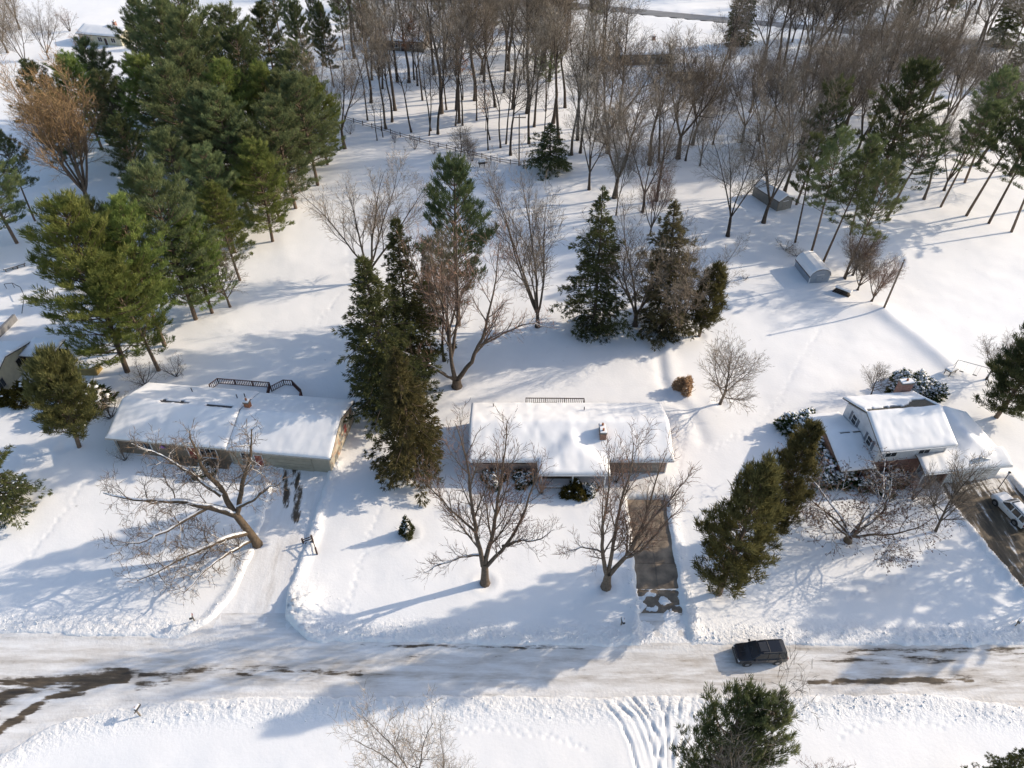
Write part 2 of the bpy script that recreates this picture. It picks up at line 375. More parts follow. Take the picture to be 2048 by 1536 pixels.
def ground_z(x, y):
    """top of the snow"""
    x = np.asarray(x, float); y = np.asarray(y, float)
    z = 0.30 * fbm(x / 14, y / 14, 3, 3) + 0.05 * fbm(x / 2.5, y / 2.5, 9, 3)
    z = z * sm(0, 8, np.abs(y - 31) - 3 + 0 * x) if False else z
    # drifts, banks and swales of the yards
    def ridge(pts, w, h):
        return h * np.exp(-(seg_dist(x, y, [G(*p) for p in pts]) / w) ** 2)
    z = z + ridge([(1764, 625), (1840, 680), (1905, 735)], 1.6, 0.5) + ridge([(1764, 625), (1650, 612), (1560, 640)], 2.2, 0.35)
    z = z - ridge([(1316, 690), (1325, 760), (1345, 800)], 0.8, 0.22) + ridge([(1332, 690), (1345, 760), (1372, 800)], 1.2, 0.15)
    z = z - ridge([(1362, 800), (1395, 850), (1405, 880)], 0.9, 0.18) + ridge([(575, 520), (560, 470), (620, 380)], 1.5, 0.10)
    rd = road_d(x, y); near = np.abs(rd) < 9
    lump = np.clip(0.75 + 0.75 * fbm(x / 0.30, y / 0.30, 21, 4), 0, 2) * np.clip(0.85 + 1.1 * fbm(x / 3, y / 3, 5, 3), 0.25, 2)
    z = z * sm(-1.5, -7, rd) + 0.0
    z = z + 0.16 * np.exp(-((rd + 1.0) / 1.1) ** 2) * lump
    for f, dep, bank in ((drv_a, -0.6, 0.30), (drv_b, -0.75, 0.22), (drv_c, -0.7, 0.32)):
        d = f(x, y) + 0.25 * vnoise(x / 0.8, y / 0.8, 40)
        z = z + bank * np.exp(-((d + 0.7) / 0.6) ** 2) * (0.45 + 0.65 * lump) * sm(-0.2, -1.2, rd)
        lo = dep
        if f is drv_b:      # ploughed-in snow over the foot of the drive
            cov = 0.75 * sm(36.8, 34.6, y) + 0.52 * sm(39.3, 38.4, y) + 1.3 * fbm(x / 1.0, y / 0.9, 77, 4) * sm(40.5, 38.8, y) + 0.85 * np.exp(-((y - 39.1) / 0.16) ** 2)
            lo = -0.75 + 0.66 * np.clip(cov, 0, 1)
        z = z + (lo - z) * sm(-0.35, 0.15, d)
    # heap where the left drive meets the road, and one right of the middle drive
    cx, cy = G(600, 1215)
    z = z + 0.75 * np.exp(-(((x - cx) / 1.5) ** 2 + ((y - cy) / 1.9) ** 2)) * (0.6 + 0.8 * lump)
    cx, cy = G(455, 1245)
    z = z + 0.30 * np.exp(-(((x - cx) / 2.2) ** 2 + ((y - cy) / 0.9) ** 2)) * (0.4 + lump)
    # hollows round the trunks, footprints and animal trails
    for tx, ty in HOLLOWS:
        r2 = (x - tx) ** 2 + (y - ty) ** 2
        if x.size == 1 or True: z = z - 0.16 * np.exp(-r2 / 0.45) + 0.05 * np.exp(-((np.sqrt(r2) - 1.3) / 0.4) ** 2)
    if x.size > 1:
        rt = np.random.RandomState(3)
        for pts, st, dep in TRAILS:
            for (ax, ay), (bx, by) in zip(pts[:-1], pts[1:]):
                L = math.hypot(bx - ax, by - ay); n = max(1, int(L / st)); nx, ny = -(by - ay) / L, (bx - ax) / L
                for k in range(n):
                    o = (0.14 if k % 2 else -0.14) + rt.normal(0, 0.10); u = (k + rt.uniform(-0.25, 0.25)) / n
                    fx0, fy0 = ax + (bx - ax) * u + nx * o, ay + (by - ay) * u + ny * o
                    m = (np.abs(x - fx0) < 0.8) & (np.abs(y - fy0) < 0.8)
                    z[m] -= dep * np.exp(-((x[m] - fx0) ** 2 + (y[m] - fy0) ** 2) / 0.022)
    # wheel tracks over the near verge
    m = (x > 4) & (x < 20) & (y > 15) & (y < 30)
    if np.any(m):
        xm, ym = x[m], y[m]; zt = 0
        for i, t in enumerate(TRACKS):
            d = seg_dist(xm + 0.10 * vnoise(xm / 0.6, ym / 0.6, i + 60), ym, t)
            k = np.clip(0.65 + 1.6 * vnoise(xm / 0.9 + 7 * i, ym / 0.9, 90 + i), 0.1, 1.5); zt = zt - 0.14 * k * np.exp(-(d / 0.12) ** 2) + 0.055 * k * np.exp(-((d - 0.25) / 0.11) ** 2)
        z = z.copy(); z[m] += zt
    z = z + (-0.55 - z) * sm(-0.25, 0.3, rd + 0.35 * fbm(x / 1.2, y / 0.8, 31, 3))
    fx = np.abs(y - np.interp(x, FAR_ROAD[:, 0], FAR_ROAD[:, 1]))
    z = z + (-0.5 - z) * sm(3.6, 3.0, fx)
    return z

FAR_ROAD = np.array([(-400, 330), (20, 268), (51.1, 256), (97, 238.5), (151.2, 220), (300, 180), (500, 120)])

def set_attr(o, name, val):
    a = o.data.attributes.new(name, 'FLOAT', 'POINT'); a.data.foreach_set('value', np.asarray(val, np.float32).ravel())

def grid_faces(nr, nc):
    i = np.arange(nr - 1)[:, None] * nc + np.arange(nc - 1)[None, :]
    i = i.ravel(); return np.stack([i, i + 1, i + nc + 1, i + nc], 1)

# rows are denser near the houses; columns fan out with distance
py = np.linspace(1575, -5, 540)
rows = np.array([G(1024, p)[1] for p in py])
rows = np.concatenate([np.linspace(-250, rows[0] - 1, 24), rows, rows[-1] + np.cumsum(np.geomspace(3, 420, 36))])
cols = np.concatenate([-1.12 - np.cumsum(np.geomspace(0.01, 4, 22))[::-1], np.linspace(-1.12, 1.12, 580), 1.12 + np.cumsum(np.geomspace(0.01, 4, 22))])
half = np.interp(rows, [-250, 20, 274, 3000], [60, 41, 181, 700])
Xg = cols[None, :] * half[:, None]; Yg = np.repeat(rows[:, None], len(cols), 1)
Zg = ground_z(Xg, Yg)
ground = poly_mesh('snow_ground', np.stack([Xg, Yg, Zg], -1).reshape(-1, 3), [grid_faces(len(rows), len(cols))], M['yard'], smooth=True)
ground['kind'] = 'structure'
rd = road_d(Xg, Yg)
lumpA = np.exp(-((rd + 1.0) / 1.3) ** 2) + 0.6 * np.exp(-((drv_a(Xg, Yg) + 0.6) / 0.7) ** 2) + 0.5 * np.exp(-((drv_b(Xg, Yg) + 0.6) / 0.8) ** 2) + 0.6 * np.exp(-((drv_c(Xg, Yg) + 0.5) / 0.8) ** 2)
hx, hy = G(600, 1215); lumpA += 0.8 * np.exp(-(((Xg - hx) / 2.5) ** 2 + ((Yg - hy) / 2.5) ** 2))
set_attr(ground, 'lump', np.clip(lumpA, 0, 1))
def blob(x, y, px, py_, rx, ry):
    cx, cy = G(px, py_); return np.exp(-(((x - cx) / rx) ** 2 + ((y - cy) / ry) ** 2))
dirtA = 0.9 * blob(Xg, Yg, 1290, 985, 2.6, 1.6) + 0.75 * blob(Xg, Yg, 1250, 990, 1.2, 2.0) + 1.0 * blob(Xg, Yg, 1945, 968, 4.0, 1.4) + 0.12 * np.exp(-((rd + 0.4) / 0.7) ** 2) + 0.25 * blob(Xg, Yg, 520, 1235, 3, 1)
dirtA += 0.5 * blob(Xg, Yg, 1140, 975, 3.5, 0.6) + 0.8 * np.exp(-((drv_c(Xg, Yg) + 0.25) / 0.4) ** 2) * 0.6
set_attr(ground, 'dirt', np.clip(dirtA, 0, 1))
asA = 0.62 * blob(Xg, Yg, 548, 1215, 0.9, 0.35) + 0.60 * blob(Xg, Yg, 550, 1232, 0.9, 0.3)
set_attr(ground, 'asph', asA)

# the road
xs = np.arange(-90, 90.1, 0.22); ys = np.arange(10, 36.5, 0.16)
Xr, Yr = np.meshgrid(xs, ys)
Zr = -0.12 + 0.03 * fbm(Xr / 3, Yr / 0.7, 50, 3) + 0.05 * np.exp(-(np.abs(road_d(Xr, Yr)) / 0.5) ** 2)
road = poly_mesh('road', np.stack([Xr, Yr, Zr], -1).reshape(-1, 3), [grid_faces(len(ys), len(xs))], M['road'], smooth=True)
road['kind'] = 'structure'
def curve_d(X, Y, pts): return seg_dist(X, Y, [G(*p) for p in pts])
as_ = 0.0 * Xr
for pts, w, a in (([(-60, 1480), (0, 1395), (90, 1362), (240, 1348)], 0.50, 1.05), ([(-60, 1545), (0, 1462), (90, 1395), (200, 1365), (250, 1356)], 0.34, 1.05),
                  ([(-40, 1375), (60, 1360), (230, 1350)], 0.5, 0.75), ([(280, 1350), (420, 1338), (640, 1340)], 0.25, 0.60), ([(480, 1342), (640, 1345), (720, 1344)], 0.22, 0.72),
                  ([(1620, 1362), (1700, 1362), (1945, 1360)], 0.22, 1.0), ([(1570, 1322), (1680, 1318), (1820, 1318), (2048, 1312)], 0.5, 0.48), ([(1700, 1302), (2100, 1295)], 0.16, 0.66),
                  ([(720, 1290), (1180, 1294)], 0.14, 0.6), ([(1230, 1353), (1500, 1356)], 0.2, 0.30), ([(1960, 1358), (2100, 1362)], 0.15, 0.5), ([(270, 1372), (330, 1365)], 0.35, 0.75)):
    as_ = np.maximum(as_, 0.86 * a * np.exp(-(curve_d(Xr + 0.5 * fbm(Xr / 3, Yr / 1.5, 71, 2), Yr + 0.35 * fbm(Xr / 2.5, Yr / 1.2, 72, 3), pts) / (w * 1.5)) ** 2))
set_attr(road, 'asph', as_ + 0.05)
ctr = (np.interp(Xr, ROAD_UP[:, 0], ROAD_UP[:, 1]) + np.interp(Xr, ROAD_LO[:, 0], ROAD_LO[:, 1])) / 2
dr = 0.46 + 0.42 * np.exp(-((Yr - 30.0) / 0.5) ** 2) + 0.34 * np.exp(-((Yr - 31.6) / 0.45) ** 2) + 0.25 * np.exp(-((Yr - 32.6) / 0.3) ** 2)
dr += 0.5 * np.exp(-(curve_d(Xr, Yr, [(1240, 1352), (1600, 1360), (2100, 1368)]) / 0.5) ** 2) + 0.5 * np.exp(-(curve_d(Xr, Yr, [(-60, 1440), (60, 1365), (400, 1345), (760, 1345)]) / 1.0) ** 2)
dr += 0.25 * sm(8, 22, Xr)
set_attr(road, 'dirt', np.clip(dr, 0, 1)); set_attr(road, 'lump', 0.10 + 0.25 * np.exp(-(road_d(Xr, Yr) / 0.6) ** 2))

xs = np.arange(-34, -16, 0.2); ys = np.arange(33, 56, 0.2); Xr, Yr = np.meshgrid(xs, ys)
keep = drv_a(Xr, Yr) > -0.9
Zr = np.where(keep, -0.13 + 0.03 * fbm(Xr / 0.6, Yr / 4, 51, 3), -0.9)
dA = poly_mesh('driveway_snow_packed', np.stack([Xr, Yr, Zr], -1).reshape(-1, 3), [grid_faces(len(ys), len(xs))], M['drive'], smooth=True); dA['kind'] = 'structure'
a = 0
for pts, w, k in (([(592, 938), (597, 990), (593, 1040)], 0.6, 0.80), ([(568, 940), (573, 985), (571, 1012)], 0.45, 0.66), ([(580, 965), (603, 970)], 0.3, 0.55)):
    a = np.maximum(a, k * np.exp(-(curve_d(Xr, Yr, pts) / w) ** 2))
set_attr(dA, 'asph', a); set_attr(dA, 'lump', 0.15 + 0 * Xr)
set_attr(dA, 'dirt', 0.22 + 0.40 * np.exp(-(curve_d(Xr, Yr, [(560, 1085), (545, 1150), (530, 1215)]) / 0.7) ** 2) + 0.2 * np.exp(-(curve_d(Xr, Yr, [(590, 1060), (585, 1150)]) / 0.6) ** 2))

xs = np.arange(46, 66, 0.25); ys = np.arange(32, 54, 0.25); Xr, Yr = np.meshgrid(xs, ys)
Zr = np.where(drv_c(Xr, Yr) > -0.9, -0.2 + 0.02 * fbm(Xr, Yr, 51, 3), -0.9)
dC = poly_mesh('driveway_black_asphalt', np.stack([Xr, Yr, Zr], -1).reshape(-1, 3), [grid_faces(len(ys), len(xs))], M['drive'], smooth=True); dC['kind'] = 'structure'
set_attr(dC, 'asph', 0.92 - 0.40 * sm(50.2, 52.5, Yr) + 0.0 * Xr); set_attr(dC, 'dirt', 0.25 + 0.5 * sm(50, 52, Yr)); set_attr(dC, 'lump', 0.1 + 0 * Xr)

dB = bpy.data.objects.new('driveway_concrete', None); COL.objects.link(dB); dB['kind'] = 'structure'
yb = [33.2, 36.0, 38.95, 42.2, 45.5, 48.3, 50.6]
for k in range(6):
    for s in (0, 1):
        y0, y1 = yb[k] + 0.02, yb[k + 1] - 0.02
        xl0, xl1 = np.interp([y0, y1], [p[1] for p in DB_L], [p[0] - 0.5 for p in DB_L]); xr0, xr1 = np.interp([y0, y1], [p[1] for p in DB_R], [p[0] + 0.5 for p in DB_R])
        m0, m1 = (xl0 + xr0) / 2, (xl1 + xr1) / 2
        q = [(xl0, y0), (m0 - 0.02, y0), (m1 - 0.02, y1), (xl1, y1)] if s == 0 else [(m0 + 0.02, y0), (xr0, y0), (xr1, y1), (m1 + 0.02, y1)]
        zt = -0.24 + 0.012 * random.Random(k * 2 + s).random()
        MB().add([(x, y, -0.4) for x, y in q] + [(x, y, zt) for x, y in q], [(4, 5, 6, 7), (0, 1, 5, 4), (1, 2, 6, 5), (2, 3, 7, 6), (3, 0, 4, 7)]).build('slab', M['concrete'], dB)
# bed under the slabs so that the joints read dark
MB().box(11.5, 17.9, 33.2, 50.6, -0.5, -0.30).build('joint_bed', M['asphalt'], dB)

# far road
n = 120; fx = np.linspace(-300, 420, n); fy = np.interp(fx, FAR_ROAD[:, 0], FAR_ROAD[:, 1])
V = np.concatenate([np.stack([fx, fy - 3.4, 0 * fx - 0.12], 1), np.stack([fx, fy + 3.4, 0 * fx - 0.12], 1)])
fr = poly_mesh('far_road', V, [np.stack([np.arange(n - 1), np.arange(1, n), np.arange(1, n) + n, np.arange(n - 1) + n], 1)], M['asphalt']); fr['kind'] = 'structure'

# crumbs of ploughed snow lying on the banks
rng = np.random.RandomState(5)
cx = rng.uniform(-52, 56, 60000); cy = rng.uniform(20, 50, 60000); crd = road_d(cx, cy)
da, db, dc = drv_a(cx, cy), drv_b(cx, cy), drv_c(cx, cy)
w = np.exp(-((crd + 0.9) / 0.9) ** 2) + 0.7 * np.exp(-((da + 0.5) / 0.6) ** 2) * (crd < 0) + 0.6 * np.exp(-((db + 0.5) / 0.6) ** 2) * (crd < 0) + 0.8 * np.exp(-((dc + 0.4) / 0.6) ** 2) * (crd < 0)
w += 1.2 * np.exp(-(((cx - hx) / 2.2) ** 2 + ((cy - hy) / 2.4) ** 2)); w *= np.clip(0.6 + 1.6 * fbm(cx / 3, cy / 3, 91, 2), 0, 1.5) * np.where(cx < 5, 0.55, 1.0)
k_ = (rng.uniform(0, 1, len(cx)) < w * 0.5) & (crd < 0.25) & (da < 0.1) & (db < 0.0) & (dc < 0.0)
cx, cy = cx[k_][:9000], cy[k_][:9000]; N = len(cx); cz = ground_z(cx, cy)
oct_ = np.array([(1, 0, 0), (0, 1, 0), (-1, 0, 0), (0, -1, 0), (0, 0, 0.9), (0, 0, -0.6)])
sz = 0.035 + 0.075 * rng.uniform(0, 1, N) ** 3
V = oct_[None] * (sz[:, None, None] * rng.uniform(0.6, 1.4, (N, 6, 3))); an = rng.uniform(0, 6.28, N); ca, sa = np.cos(an)[:, None], np.sin(an)[:, None]
V = np.stack([V[..., 0] * ca - V[..., 1] * sa + cx[:, None], V[..., 0] * sa + V[..., 1] * ca + cy[:, None], V[..., 2] + cz[:, None] + 0.3 * sz[:, None]], -1).reshape(-1, 3)
of = np.array([(0, 1, 4), (1, 2, 4), (2, 3, 4), (3, 0, 4), (1, 0, 5), (2, 1, 5), (3, 2, 5), (0, 3, 5)])
crumbs = poly_mesh('snow_crumbs', V, [(np.arange(N)[:, None, None] * 6 + of[None]).reshape(-1, 3)], M['snow']); crumbs['kind'] = 'stuff'
tag(crumbs, 'crumbs of ploughed snow lying along the road banks', 'snow')

def gz(x, y): return float(ground_z(np.array([x]), np.array([y]))[0])

# ------------------------------------------------------------------ trees
def nrm(v):
    return v / (np.linalg.norm(v) + 1e-9)

def tubes(branches, k):
    """branches: list of (points (n,3), radii (n)); returns verts, quads"""
    by = {}
    for P, R in branches: by.setdefault(len(P), []).append((P, R))
    Vs, Fs, off = [], [], 0
    for n, L in by.items():
        P = np.array([b[0] for b in L]); R = np.array([b[1] for b in L]); B = len(L)
        T = np.gradient(P, axis=1) if n > 2 else np.repeat(P[:, 1:] - P[:, :1], 2, 1)
        T = T / (np.linalg.norm(T, axis=2, keepdims=True) + 1e-9)
        m = T.mean(1); ref = np.where(np.abs(m[:, 2:3]) < 0.8, np.array([[0, 0, 1.0]]), np.array([[1.0, 0, 0]]))[:, None, :]
        E = np.cross(T, ref); E /= np.linalg.norm(E, axis=2, keepdims=True) + 1e-9; Q = np.cross(T, E)
        a = np.arange(k) * 2 * math.pi / k
        V = P[:, :, None, :] + R[:, :, None, None] * (np.cos(a)[None, None, :, None] * E[:, :, None, :] + np.sin(a)[None, None, :, None] * Q[:, :, None, :])
        base = off + (np.arange(B)[:, None, None] * n + np.arange(n - 1)[None, :, None]) * k
        i = np.arange(k)[None, None, :]; j = (i + 1) % k
        F = np.stack([base + i, base + j, base + k + j, base + k + i], -1).reshape(-1, 4)
        Vs.append(V.reshape(-1, 3)); Fs.append(F); off += B * n * k
    return np.concatenate(Vs), np.concatenate(Fs)

def tube_mesh(name, groups, mat):
    """groups: list of (branches, sides) -> mesh data"""
    Vs, Fs, off = [], [], 0
    for br, k in groups:
        if not br: continue
        V, F = tubes(br, k); Vs.append(V); Fs.append(F + off); off += len(V)
    o = poly_mesh(name, np.concatenate(Vs), [np.concatenate(Fs)], mat, smooth=True)
    me = o.data; bpy.data.objects.remove(o); return me

def blades(rng, P, A, m, length, width, spread):
    """fans of m thin triangles at points P along axes A"""
    N = len(P)
    D = A[:, None, :] + rng.normal(0, spread, (N, m, 3)); D /= np.linalg.norm(D, axis=2, keepdims=True)
    S = np.cross(D, rng.normal(0, 1, (N, m, 3))); S /= np.linalg.norm(S, axis=2, keepdims=True) + 1e-9
    Lb = length * rng.uniform(0.6, 1.2, (N, m, 1)); W = width * rng.uniform(0.7, 1.3, (N, m, 1))
    O = P[:, None, :] + rng.normal(0, length * 0.12, (N, m, 3))
    V = np.stack([O, O + D * Lb * 0.5 + S * W * 0.6, O + D * Lb, O + D * Lb * 0.5 - S * W * 0.6], 2).reshape(-1, 3)
    i = np.arange(N * m)[:, None] * 4
    return V, i + np.array([[0, 1, 2, 3]])

def leaf_mesh(name, V, F, mat, extra=None):
    o = poly_mesh(name, V, [F], mat); me = o.data; bpy.data.objects.remove(o); return me

def blobs(rng, P, size, flat=0.45):
    """little snow pads: 6-sided low domes"""
    N = len(P); k = 6
    s = size * rng.uniform(0.5, 1.4, (N, 1, 1)); a = np.arange(k) * 2 * math.pi / k + rng.uniform(0, 1, (N, 1))
    ring = np.stack([np.cos(a), np.sin(a) * rng.uniform(0.5, 1, (N, 1)), -0.15 + 0 * a], -1) * s
    mid = np.stack([np.cos(a) * 0.65, np.sin(a) * 0.6, flat * 0.8 + 0 * a], -1) * s
    top = np.array([[[0, 0, flat]]]) * s
    V = (P[:, None, :] + np.concatenate([ring, mid, top], 1)).reshape(-1, 3)
    b = np.arange(N)[:, None] * (2 * k + 1); i = np.arange(k)[None, :]; j = (i + 1) % k
    Q = np.stack([b + i, b + j, b + k + j, b + k + i], -1).reshape(-1, 4); T = np.stack([b + k + i, b + k + j, b + 2 * k + 0 * i], -1).reshape(-1, 3)
    return V, Q, T

def grow(rng, p, d, L, r0, r1, n, wig, up):
    P = [np.array(p, float)]; d = nrm(np.array(d, float)); st = L / n
    for i in range(n):
        d = nrm(d + rng.normal(0, wig, 3) + np.array([0, 0, up]))
        P.append(P[-1] + d * st)
    return np.array(P), np.linspace(r0, r1, n + 1)

def at_t(P, t):
    f = t * (len(P) - 1); i = min(int(f), len(P) - 2); u = f - i
    return P[i] * (1 - u) + P[i + 1] * u, nrm(P[i + 1] - P[i])

def side_dir(rng, d, ang, az=None):
    e = nrm(np.cross(d, [0.3, 0.2, 1.0] if abs(d[2]) < 0.9 else [1.0, 0, 0])); f = np.cross(d, e)
    az = rng.uniform(0, 2 * math.pi) if az is None else az
    return nrm(d * math.cos(ang) + math.sin(ang) * (math.cos(az) * e + math.sin(az) * f))

def vgrow(rng, P0, D, L, r0, r1, n, wig, up):
    """grow many branches at once: returns points (N, n+1, 3), radii (N, n+1)"""
    N = len(P0); P = np.empty((N, n + 1, 3)); P[:, 0] = P0; d = D.copy(); st = (L / n)[:, None]
    for i in range(n):
        d = d + rng.normal(0, wig, (N, 3)); d[:, 2] += up; d /= np.linalg.norm(d, axis=1, keepdims=True) + 1e-9
        P[:, i + 1] = P[:, i] + d * st
    t = np.linspace(0, 1, n + 1)[None, :]
    return P, r0[:, None] * (1 - t) + r1[:, None] * t

def ribbons(rng, P, R):
    """thin twigs as flat tapering strips"""
    N, n = P.shape[:2]; T = P[:, -1] - P[:, 0]
    S = np.cross(T, rng.normal(0, 1, (N, 3))); S /= np.linalg.norm(S, axis=1, keepdims=True) + 1e-9
    V = np.stack([P - S[:, None] * R[..., None], P + S[:, None] * R[..., None]], 2).reshape(-1, 3)
    b = (np.arange(N)[:, None] * n + np.arange(n - 1)[None, :]) * 2; b = b.ravel()
    return V, np.stack([b, b + 1, b + 3, b + 2], 1)

def bare_tree(seed, H=16, r=0.2, stems=1, fork=0.0, lean=0.12, kids=(12, 7, 6, 3), t0=(0.35, 0.25, 0.2, 0.15), ang=(45, 42, 40, 38), ratio=(0.42, 0.45, 0.5, 0.55),
              wig=(0.05, 0.07, 0.09, 0.09, 0.06), up=(0.03, 0.09, 0.07, 0.06, 0.04), limbs=None, bark='bark', twig='twig', leaf=None, leaf_n=0, leaf_s=1.0, twig_r=0.012, minL=0.35, stemv=0.12):
    """returns (trunk mesh, crown mesh, nominal height, leaf mesh)"""
    rng = np.random.RandomState(seed); base = []; main = []
    def resample(pts, n=14):
        pts = np.array(pts, float); tt = np.linspace(0, len(pts) - 1, n)
        return np.stack([np.interp(tt, np.arange(len(pts)), pts[:, c]) for c in range(3)], 1)
    if limbs:
        trunk, rest = limbs
        base.append((resample(trunk[0], 12), np.linspace(trunk[1], trunk[2], 12)))
        for pts, ra, rb in rest:
            Q = resample(pts); Q[1:] += np.cumsum(rng.normal(0, 0.07, (13, 3)), 0); main.append((Q, np.linspace(ra, rb, 14)))
    else:
        p0 = np.array([0, 0, -0.4])
        if fork > 0:
            P, R = grow(rng, p0, (rng.normal(0, 0.04), rng.normal(0, 0.04), 1), fork * H + 0.4, r * 1.3, r * 0.92, 5, 0.03, 0.02)
            base.append((P, R)); p0 = P[-1]
        a0 = rng.uniform(0, 6.28)
        for q in range(stems):
            az = a0 + q * 6.283 / stems + rng.normal(0, 0.3); le = lean * rng.uniform(0.5, 1.3) if stems > 1 else lean * rng.uniform(0, 0.5)
            L = (H - p0[2]) * (rng.uniform(1 - stemv, 1.03) if stems > 1 else 1.0)
            rr0 = r if stems == 1 else r * rng.uniform(0.55, 0.8)
            main.append(grow(rng, p0, (le * math.cos(az), le * math.sin(az), 1), L, rr0 * (1.2 if fork == 0 else 0.95), 0.02, 13, wig[0], up[0]))
    flare = lambda P, R: R * (1 + 0.45 * np.exp(-np.maximum(P[:, 2], 0) / 0.4))      # root flare
    base = [(P, flare(P, R)) for P, R in base]; main = [(P, flare(P, R)) for P, R in main]
    lv = [(np.array([m[0] for m in main]), np.array([m[1] for m in main]))]
    for k in range(4):
        P, R = lv[k]; Lp = np.linalg.norm(np.diff(P, axis=1), axis=2).sum(1)
        cnt = np.full(len(P), kids[k]) if k == 0 else np.maximum(2, np.round(kids[k] * np.minimum(1.7, Lp / (4.0, 3.6, 1.7, 1.1)[k]))).astype(int)
        par = np.repeat(np.arange(len(P)), cnt); N = len(par)
        pos = np.arange(N) - np.repeat(np.cumsum(cnt) - cnt, cnt)      # index of the child on its parent
        t = t0[k] + (0.99 - t0[k]) * (pos + rng.uniform(0, 1, N)) / cnt[par]
        f = t * (P.shape[1] - 1); i = np.minimum(f.astype(int), P.shape[1] - 2); u = (f - i)[:, None]
        p = P[par, i] * (1 - u) + P[par, i + 1] * u; d = P[par, i + 1] - P[par, i]; d /= np.linalg.norm(d, axis=1, keepdims=True) + 1e-9
        rp = R[par, i] * (1 - u[:, 0]) + R[par, i + 1] * u[:, 0]
        L = Lp[par] * ratio[k] * (1.25 - 0.80 * t) * rng.uniform(0.65, 1.25, N)
        if k >= 2: L = np.minimum(np.maximum(minL * (2.2 if k == 2 else 1.3) * rng.uniform(0.7, 1.2, N), L), 2.4)
        rc = np.minimum(rp * 0.55, 0.072 * (L / 4) + 0.012) if k < 2 else np.maximum(twig_r * (1.35 if k == 2 else 1.0), np.minimum(rp * 0.6, 0.02))
        e = np.cross(d, np.where(np.abs(d[:, 2:3]) < 0.9, np.array([[0.3, 0.2, 1.0]]), np.array([[1.0, 0, 0]]))); e /= np.linalg.norm(e, axis=1, keepdims=True); g = np.cross(d, e)
        az = rng.uniform(0, 6.28, len(P))[par] + pos * 2.4 + rng.normal(0, 0.4, N); a = np.radians(ang[k] * rng.uniform(0.7, 1.25, N))
        dd = d * np.cos(a)[:, None] + np.sin(a)[:, None] * (np.cos(az)[:, None] * e + np.sin(az)[:, None] * g)
        lv.append(vgrow(rng, p, dd, L, rc, rc * (0.25 if k < 2 else 0.4), (6, 4, 2, 1)[k], wig[k + 1], up[k + 1]))
    ls = [list(zip(*l)) for l in lv[:3]]
    tm = tube_mesh('trunk', [(base, 8), (ls[0], 7), (ls[1], 4), (ls[2], 3)], M[bark])
    V3, F3 = ribbons(rng, lv[3][0], lv[3][1] * 1.2); V4, F4 = ribbons(rng, lv[4][0], lv[4][1] * 1.2)
    cm = leaf_mesh('crown', np.concatenate([V3, V4]), np.concatenate([F3, F4 + len(V3)]), M[twig])
    lm = None
    if leaf:
        E = np.concatenate([lv[3][0][:, -1], lv[4][0][:, -1]]); E = E[rng.permutation(len(E))[:leaf_n]]
        V, F = blades(rng, E, np.tile([0, 0, -0.4], (len(E), 1)), 3, 0.20 * leaf_s, 0.13 * leaf_s, 0.9); lm = leaf_mesh('leaves', V, F, M[leaf])
    return tm, cm, H, lm

